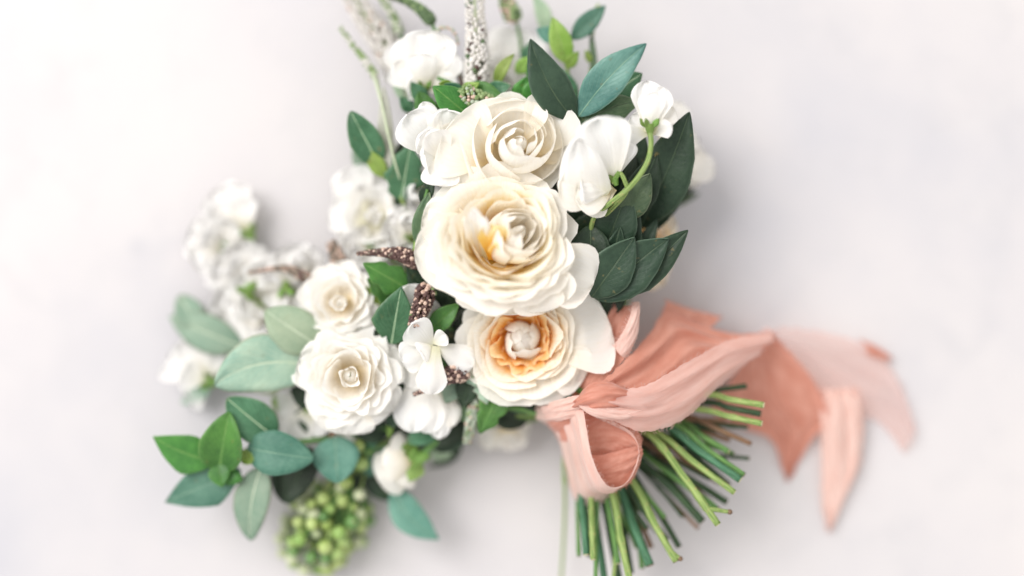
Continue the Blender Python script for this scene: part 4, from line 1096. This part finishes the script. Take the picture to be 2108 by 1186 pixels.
# ------------------------------------------------------------------ cut stems below the tie
ST = 'cut flower stems below the ribbon'
random.seed(3)
def cut_stem(label, sx, sy, sz, ex, ey, ez, r, mat, bend=0.0, cutm='cut', branch=None, knob=()):
    b = P(BIND[0] + R_.uniform(-16, 16), BIND[1] + R_.uniform(-16, 16), BIND[2] + R_.uniform(-25, 25))
    s, e = P(sx, sy, sz), P(ex, ey, ez + 45)
    d = e - s; side = V(-d.y, d.x, 0)
    m = (s + e) / 2 + side * bend * 0.45
    t = Thing('flower_stalk', label, 'stem', b, ST)
    pts = [b, s, m, e]
    r *= 0.71
    t.part('stem', tube(pts, r * 1.0, r * 0.96, 24, 10, True, knob), M[mat])
    dd = (e - m).normalized()
    t.part('cut_end', tube([e - dd * 0.3, e + dd * 1.0], r * 0.93, r * 0.88, 2, 10, True), M[cutm])
    if branch:
        bx, by, bz, f = branch; bz += 45
        p0 = m + (e - m) * f
        t.part('side_shoot', tube([p0, (p0 + P(bx, by, bz)) / 2 + V(0, 0, 2), P(bx, by, bz)], r * 0.7, r * 0.55), M[mat])
        d2 = (P(bx, by, bz) - p0).normalized()
        t.part('knot', blob(P(bx, by, bz), r * 0.75, d2, 1.1, True), M['cut_dark'])
    return t
for a in (
    ('topmost lime stem at right, lying over the dark fold of the ribbon', 1440, 812, 165, 1572, 834, 168, 9, 'st_lime', .0),
    ('dark stem pressed between the two lime stems at upper right', 1440, 828, 150, 1566, 852, 150, 9, 'st_dark', .0, 'cut_dark'),
    ('second lime stem at right, just below the dark one', 1432, 842, 165, 1568, 872, 168, 8.5, 'st_lime', .0, 'cut', None, [(.72, .25)]),
    ('olive stem with a brown dried end pointing right', 1400, 852, 130, 1546, 914, 120, 7.5, 'st_brown', .02, 'cut_dark'),
    ('blurred brown stem under the olive one', 1380, 872, 100, 1502, 906, 80, 8, 'st_brown', .03, 'cut_dark'),
    ('wide teal green stem crossing to the middle right', 1360, 872, 155, 1524, 988, 160, 11, 'st_teal', .0),
    ('thin green stem running along the top of the teal one', 1385, 872, 158, 1532, 978, 150, 8, 'st_green', -.02, 'cut_dark'),
    ('lime stem just below the teal one', 1352, 890, 168, 1512, 1014, 165, 9, 'st_lime', -.02),
    ('long lime stem with a forked end at lower right', 1330, 890, 178, 1478, 1080, 172, 10, 'st_lime', .05, 'cut', (1502, 1054, 170, .66), [(.45, .3), (.8, .35)]),
    ('dark stem behind the long forked lime one', 1325, 930, 110, 1496, 1034, 100, 10, 'st_dark', .02, 'cut_dark'),
    ('dark green stem below the forked lime one, pointing lower right', 1320, 950, 130, 1446, 1074, 120, 12, 'st_dark', .06, 'cut_dark'),
    ('short dark twig end sticking out at far right', 1400, 930, 90, 1542, 944, 92, 6, 'st_dark', .0, 'cut_dark'),
    ('brown stem end half hidden behind lime stems at right', 1350, 930, 105, 1480, 1050, 96, 7, 'st_brown', .0, 'cut_dark'),
    ('olive green stem ending in a small side knot at bottom middle', 1308, 1000, 170, 1392, 1156, 160, 10, 'st_lime', -.03, 'cut_dark', (1400, 1150, 160, .7), [(.6, .25)]),
    ('dark stem to the right of the olive stem with side knot', 1318, 1000, 130, 1398, 1126, 110, 9, 'st_dark', .04, 'cut_dark'),
    ('dark stem left of the olive stem with side knot', 1298, 1010, 140, 1372, 1112, 125, 10, 'st_dark', -.04, 'cut_dark'),
    ('leftmost teal green stem at the bottom', 1197, 1010, 150, 1207, 1142, 150, 10, 'st_teal', .0),
    ('pale lime stem second from left at the bottom', 1216, 1010, 160, 1221, 1152, 165, 8.5, 'st_lime', .0, 'cut', None, [(.75, .2)]),
    ('bright lime stem in the middle of the bottom bunch', 1262, 1020, 170, 1298, 1202, 168, 10, 'st_lime', -.02, 'cut', None, [(.68, .3)]),
    ('wide teal stem slanting right at the bottom', 1282, 1020, 140, 1338, 1164, 140, 13, 'st_teal', -.03, 'cut_dark'),
    ('dark teal stem running off the bottom edge at left of bunch', 1216, 1030, 120, 1246, 1210, 120, 11, 'st_teal', .03, 'cut_dark'),
    ('dark green stem in the shade at the bottom of the bunch', 1240, 1020, 115, 1276, 1200, 110, 11, 'st_dark', .0, 'cut_dark'),
    ('green stem beside the bright lime one at the bottom', 1248, 1020, 140, 1272, 1160, 135, 9, 'st_green', .02),
    ('green stem under the wide teal one, brownish tip at the bottom', 1300, 1020, 110, 1322, 1170, 100, 8, 'st_green', .04, 'cut_dark'),
    ('dark green stem filling the back of the fan, middle right', 1340, 940, 90, 1420, 1040, 70, 11, 'st_dark', .0, 'cut_dark'),
    ('dark green stem at the back, close under the coral ribbon', 1380, 900, 100, 1500, 1000, 90, 11, 'st_dark', .02, 'cut_dark'),
    ('thin lime stem squeezed beside the forked lime stem', 1338, 890, 160, 1452, 1050, 150, 6.5, 'st_lime', .02),
    ('thin olive stem crossing between lime stems in the fan', 1345, 900, 150, 1500, 1000, 140, 6, 'st_brown', -.03, 'cut_dark'),
    ('thin green stem beside the pale lime one at the bottom left', 1228, 1030, 150, 1226, 1196, 145, 6.5, 'st_green', .0),
    ('thin lime stem between teal ones at the bottom', 1272, 1030, 150, 1262, 1200, 140, 6, 'st_lime', .03, 'cut', None, [(.8, .3)]),
    ('dark slim stem beneath the bright lime bottom stem', 1270, 1030, 110, 1300, 1180, 100, 8, 'st_dark', .03, 'cut_dark'),
    ('mid green stem between coral ribbon and teal stem', 1390, 866, 135, 1500, 930, 125, 9, 'st_green', .0),
): cut_stem(*a)
rs = random.Random(21)
WHERE = ('above the topmost lime stem, half under the coral ribbon', 'between the two lime stems at upper right', 'just under the second lime stem', 'behind the olive stem with a dried end',
         'touching the brown dried end at right', 'over the short dark twig end', 'along the upper edge of the teal stem', 'behind the wide teal stem', 'along the lower edge of the teal stem',
         'between the teal and the forked lime stem', 'behind the forked end of the long lime stem', 'just below the forked lime stem', 'at the lower right beside the dark slanting stem', 'at the start of the pale gap in the fan',
         'in the pale gap under the ribbon loop', 'right of the olive stem with side knot', 'crossing behind the olive stem with side knot', 'left of the olive stem with side knot', 'right of the wide slanting bottom stem',
         'behind the bright lime stem at the bottom', 'between pale lime and bright lime bottom stems', 'behind the leftmost bottom stem')
for q in range(22):
    f = (q + 0.5) / 22
    ang = math.radians(-8 + 104 * f + rs.uniform(-3, 3))
    L0, L1 = 110 + 70 * f, rs.uniform(265, 345)
    sx, sy = BIND[0] + L0 * math.cos(ang), BIND[1] + L0 * math.sin(ang)
    ex, ey = BIND[0] + 14 + L1 * math.cos(ang + rs.uniform(-.04, .04)), BIND[1] + L1 * math.sin(ang + rs.uniform(-.04, .04))
    cw, mt = (('dark green', 'st_dark'), ('mid green', 'st_green'), ('dark green', 'st_dark'), ('brownish', 'st_brown'))[q % 4]
    cut_stem('slim %s stem %s' % (cw, WHERE[q]), sx, sy, rs.uniform(95, 135), ex, ey, rs.uniform(60, 120),
             rs.uniform(5, 8.5), mt, rs.uniform(-.05, .05), 'cut_dark', None, [(rs.uniform(.4, .9), .35)])

# ------------------------------------------------------------------ ribbon
def strip(A, B, n=40, m=14, bulge=0.0, wr=5.0, fray=2.0, seed=0.0, closed=False, wfreq=2.8, slack=0.0, pleat=0.0):
    n, m = n * 2, m * 2
    a = catmull([P(*q) for q in A], n); b = catmull([P(*q) for q in B], n)
    verts, uvs = [], []
    for j in range(n + 1):
        t = j / n
        d = (a[min(j + 1, n)] - a[max(j - 1, 0)]) + (b[min(j + 1, n)] - b[max(j - 1, 0)])
        c = b[j] - a[j]
        nn = d.cross(c)
        nn = nn.normalized() if nn.length > 1e-6 else V(0, 0, 1)
        if nn.z < 0 and not closed: nn = -nn
        for i in range(m + 1):
            u = i / m
            fa = 0
            if i in (0, m): fa = fray * (noise.noise(V(t * 40, seed, 1.7)) + 0.8 * noise.noise(V(t * 130, seed, 5.7)))
            p = a[j].lerp(b[j], u) + c.normalized() * fa
            e = 4 * u * (1 - u)
            w = noise.noise(V(u * wfreq + seed, t * 1.6, seed)) + 0.5 * noise.noise(V(u * wfreq * 2.3, t * 3.2 + seed, 4.0))
            rid = 1 - 2 * abs(noise.noise(V(u * wfreq * 1.2 - t * 1.5, t * 1.1 + seed * 2, 9.0)))
            p = p + nn * (bulge * e + wr * (w + 0.9 * rid) * (0.35 + 0.65 * e) + pleat * (1 - t) ** 1.5 * math.sin(u * 13 + seed + 5 * noise.noise(V(u * 2, t * 1.5, seed))))
            p.z = max(p.z, 1.5)
            verts.append(p); uvs.append((u, t * 2))
    return verts, grid_faces(m, n), uvs
def threads(geo, m, seed, every=1, mat='ribbon_pale', ends=True):
    """loose threads along the raw edges of a strip"""
    rr = random.Random(seed); v = geo[0]; w = m * 2 + 1; rows = len(v) // w
    out = []
    for j in range(0, rows, every):
        for e, q in ((0, 1), (w - 1, w - 2)):
            if rr.random() < 0.35: continue
            p0 = v[j * w + e]; d = (p0 - v[j * w + q]); d.z *= 0.3
            if d.length < 1e-6: continue
            d.normalize(); tg = (v[min(j + 1, rows - 1) * w + e] - v[max(j - 1, 0) * w + e])
            if tg.length < 1e-6: continue
            tg.normalize(); L = rr.uniform(2, 8)
            p1 = p0 + d * L * 0.6 + tg * rr.uniform(-3, 3); p2 = p1 + d * L * 0.5 + tg * rr.uniform(-5, 5)
            for p in (p1, p2): p.z = max(p.z, 1.2)
            out.append(tube([p0 - d * 1.5, p1, p2], 0.42, 0.3, 4, 3, False))
    if ends:
        for i in range(0, w):
            p0 = v[(rows - 1) * w + i]; d = p0 - v[(rows - 3) * w + i]
            if d.length < 1e-6: continue
            d.normalize(); L = rr.uniform(4, 14); sd = V(-d.y, d.x, 0)
            p1 = p0 + d * L * 0.5 + sd * rr.uniform(-2, 2); p2 = p0 + d * L + sd * rr.uniform(-4, 4)
            for p in (p1, p2): p.z = max(p.z, 1.2)
            out.append(tube([p0 - d, p1, p2], 0.42, 0.3, 4, 3, False))
    return merge(out)
rb = Thing('ribbon_bow', 'coral silk ribbon tied in a loose bow round the stems with frayed trailing ends', 'ribbon', P(1205, 835, 0))
def sa(A, B, n, m, *a, **k): return (strip(A, B, n, m, *a, **k), m)
def rib(name, geo, m, mat, label=None):
    o = rb.part(name, geo, mat, label=label)
    rb.part('loose_threads', threads(geo, m, len(geo[0]) + int(geo[0][0].x), ends=(name == 'tail')), mat, parent=o, kind='stuff')
# wrap round the bundle under the knot
wrapA = []; wrapB = []
for q in range(13):
    a = 2 * math.pi * q / 12
    wrapA.append((1180 + 8 * math.cos(a) + 48 * math.cos(a), 838 - 30 * math.cos(a), 140 + 78 * math.sin(a)))
    wrapB.append((1222 + 62 * math.cos(a), 880 - 36 * math.cos(a), 140 + 74 * math.sin(a)))
rb.part('wrap', strip(wrapA, wrapB, 40, 8, 0, 3, 1, 2.2, True), M['ribbon'])
# front loop
fA = [(1196, 822, 236), (1206, 880, 272), (1218, 940, 282), (1240, 988, 274), (1264, 1004, 256), (1298, 988, 236), (1318, 935, 226), (1304, 892, 230), (1262, 866, 238), (1212, 842, 240)]
fB = [(1112, 838, 190), (1146, 896, 160), (1164, 962, 140), (1184, 1028, 128), (1228, 1040, 110), (1252, 1018, 96), (1258, 962, 86), (1240, 905, 84), (1215, 885, 90), (1180, 860, 120)]
rib('loop', *sa(fA, fB, 48, 14, 0, 5, 1.5, 0.4, True, 3.5), M['ribbon_pale'], label='front loop, pale outside and coral inside')
rib('loop', *sa([(1200, 856, 205), (1240, 846, 206), (1290, 862, 210), (1318, 896, 214), (1320, 930, 212)], [(1208, 960, 205), (1238, 950, 206), (1270, 944, 208), (1300, 936, 212), (1320, 938, 212)], 24, 10, 6, 5, 1, 3.4), M['ribbon'], label='upper fold of cloth inside the front loop')
rib('loop', *sa([(1206, 936, 216), (1240, 936, 226), (1272, 928, 230), (1300, 920, 226), (1318, 916, 216)], [(1232, 1004, 206), (1262, 1010, 208), (1294, 996, 208), (1312, 968, 210), (1322, 936, 212)], 24, 10, 6, 4, 1, 6.1), M['ribbon'], label='lower fold of cloth inside the front loop')
# neck running in to the knot from the left
rb.part('wrap', strip([(1098, 838, 150), (1140, 826, 205), (1180, 815, 236), (1212, 812, 240)], [(1122, 872, 140), (1150, 868, 200), (1186, 856, 236), (1214, 842, 244)], 20, 10, 6, 5, 1, 7.7), M['ribbon_pale'])
# upright loop behind the lower rose
rib('loop', *sa([(1176, 822, 170), (1186, 786, 185), (1218, 735, 190), (1240, 690, 196), (1252, 650, 196), (1268, 626, 190)],
                      [(1224, 812, 224), (1246, 782, 216), (1286, 738, 210), (1302, 690, 208), (1310, 652, 204), (1308, 628, 198)], 30, 12, -14, 6, 1.5, 5.1, False, 2.6), M['ribbon'], label='upright loop tucked behind the lower rose')
rib('loop', *sa([(1262, 712, 206), (1284, 680, 222), (1298, 645, 222), (1302, 622, 206)], [(1290, 740, 206), (1312, 690, 208), (1312, 650, 206), (1308, 628, 196)], 20, 8, 10, 3, 1, 9.1), M['ribbon_pale'])
# broad band to the right
rib('tail', *sa([(1205, 822, 232), (1250, 775, 226), (1300, 728, 204), (1342, 680, 170), (1374, 640, 140), (1440, 668, 120), (1500, 686, 108), (1588, 686, 96)],
                      [(1214, 838, 240), (1262, 872, 230), (1330, 884, 214), (1400, 858, 196), (1450, 812, 170), (1490, 776, 140), (1520, 758, 120), (1536, 744, 108)], 48, 18, 22, 11, 2.5, 1.3, False, 3.0, 0, 7), M['ribbon'], label='broad band running from the knot towards the right')
rib('tail', *sa([(1250, 806, 262), (1330, 792, 262), (1420, 742, 232), (1500, 700, 176), (1590, 684, 116)], [(1248, 856, 258), (1322, 886, 240), (1404, 864, 222), (1474, 800, 196), (1544, 742, 128)], 40, 12, 8, 8, 2.5, 11.3, False, 2.6, 0, 5), M['ribbon_lit'], label='thin added strip painting the light along the lower edge of the broad band')  # added strip: grazing light on the band's lower half painted as pale cloth
rib('tail', *sa([(1352, 668, 150), (1366, 640, 140), (1372, 618, 128)], [(1430, 690, 132), (1470, 668, 112), (1484, 652, 92)], 16, 12, -8, 6, 3, 2.9), M['ribbon'], label='cut end standing up at the top of the band')
# knot folds
rib('knot', *sa([(1192, 815, 236), (1215, 790, 262), (1252, 786, 262), (1290, 800, 246), (1330, 806, 228)], [(1198, 842, 236), (1226, 842, 268), (1266, 838, 264), (1300, 836, 248), (1340, 826, 228)], 30, 12, 14, 8, 1, 6.6, False, 3, 0, 4), M['ribbon'])
rib('knot', *sa([(1202, 818, 250), (1232, 832, 268), (1276, 838, 262), (1320, 830, 244)], [(1206, 848, 246), (1236, 862, 262), (1284, 866, 252), (1330, 850, 236)], 30, 12, 12, 7, 1, 8.3, False, 2.6), M['ribbon_pale'])
# fold turning down behind the stems
rib('tail', *sa([(1584, 684, 96), (1640, 738, 72), (1682, 800, 50), (1704, 862, 34), (1670, 904, 22), (1630, 980, 5)],
                      [(1532, 748, 108), (1490, 800, 74), (1466, 846, 46), (1530, 880, 34), (1590, 908, 22), (1616, 982, 4)], 40, 16, -20, 13, 2.5, 4.6, False, 3.0), M['ribbon'], label='shaded fold with a pointed end behind the stems')
# pale sheer end lying on the marble
rib('tail', *sa([(1556, 692, 96), (1620, 676, 64), (1690, 684, 40), (1770, 706, 24), (1830, 752, 14), (1862, 810, 8), (1882, 876, 4)],
                      [(1590, 706, 92), (1640, 756, 60), (1690, 818, 36), (1720, 862, 20), (1780, 856, 10), (1822, 880, 6), (1858, 930, 3)], 44, 16, 14, 12, 3, 5.9, False, 2.8), M['ribbon_sheer'], label='sheer pale end lying on the marble at right')
rib('tail', *sa([(1770, 700, 34), (1800, 712, 26), (1828, 728, 16)], [(1784, 728, 34), (1804, 736, 24), (1826, 742, 14)], 10, 6, 6, 4, 2, 1.9), M['ribbon'])
# second pointed end
rib('tail', *sa([(1686, 800, 40), (1690, 860, 34), (1692, 950, 22), (1692, 1030, 10), (1702, 1084, 3)],
                      [(1766, 796, 36), (1776, 860, 30), (1772, 950, 20), (1742, 1020, 10), (1712, 1082, 3)], 30, 12, 10, 9, 3, 7.2), M['ribbon_pale'], label='second pointed end hanging down at lower right')
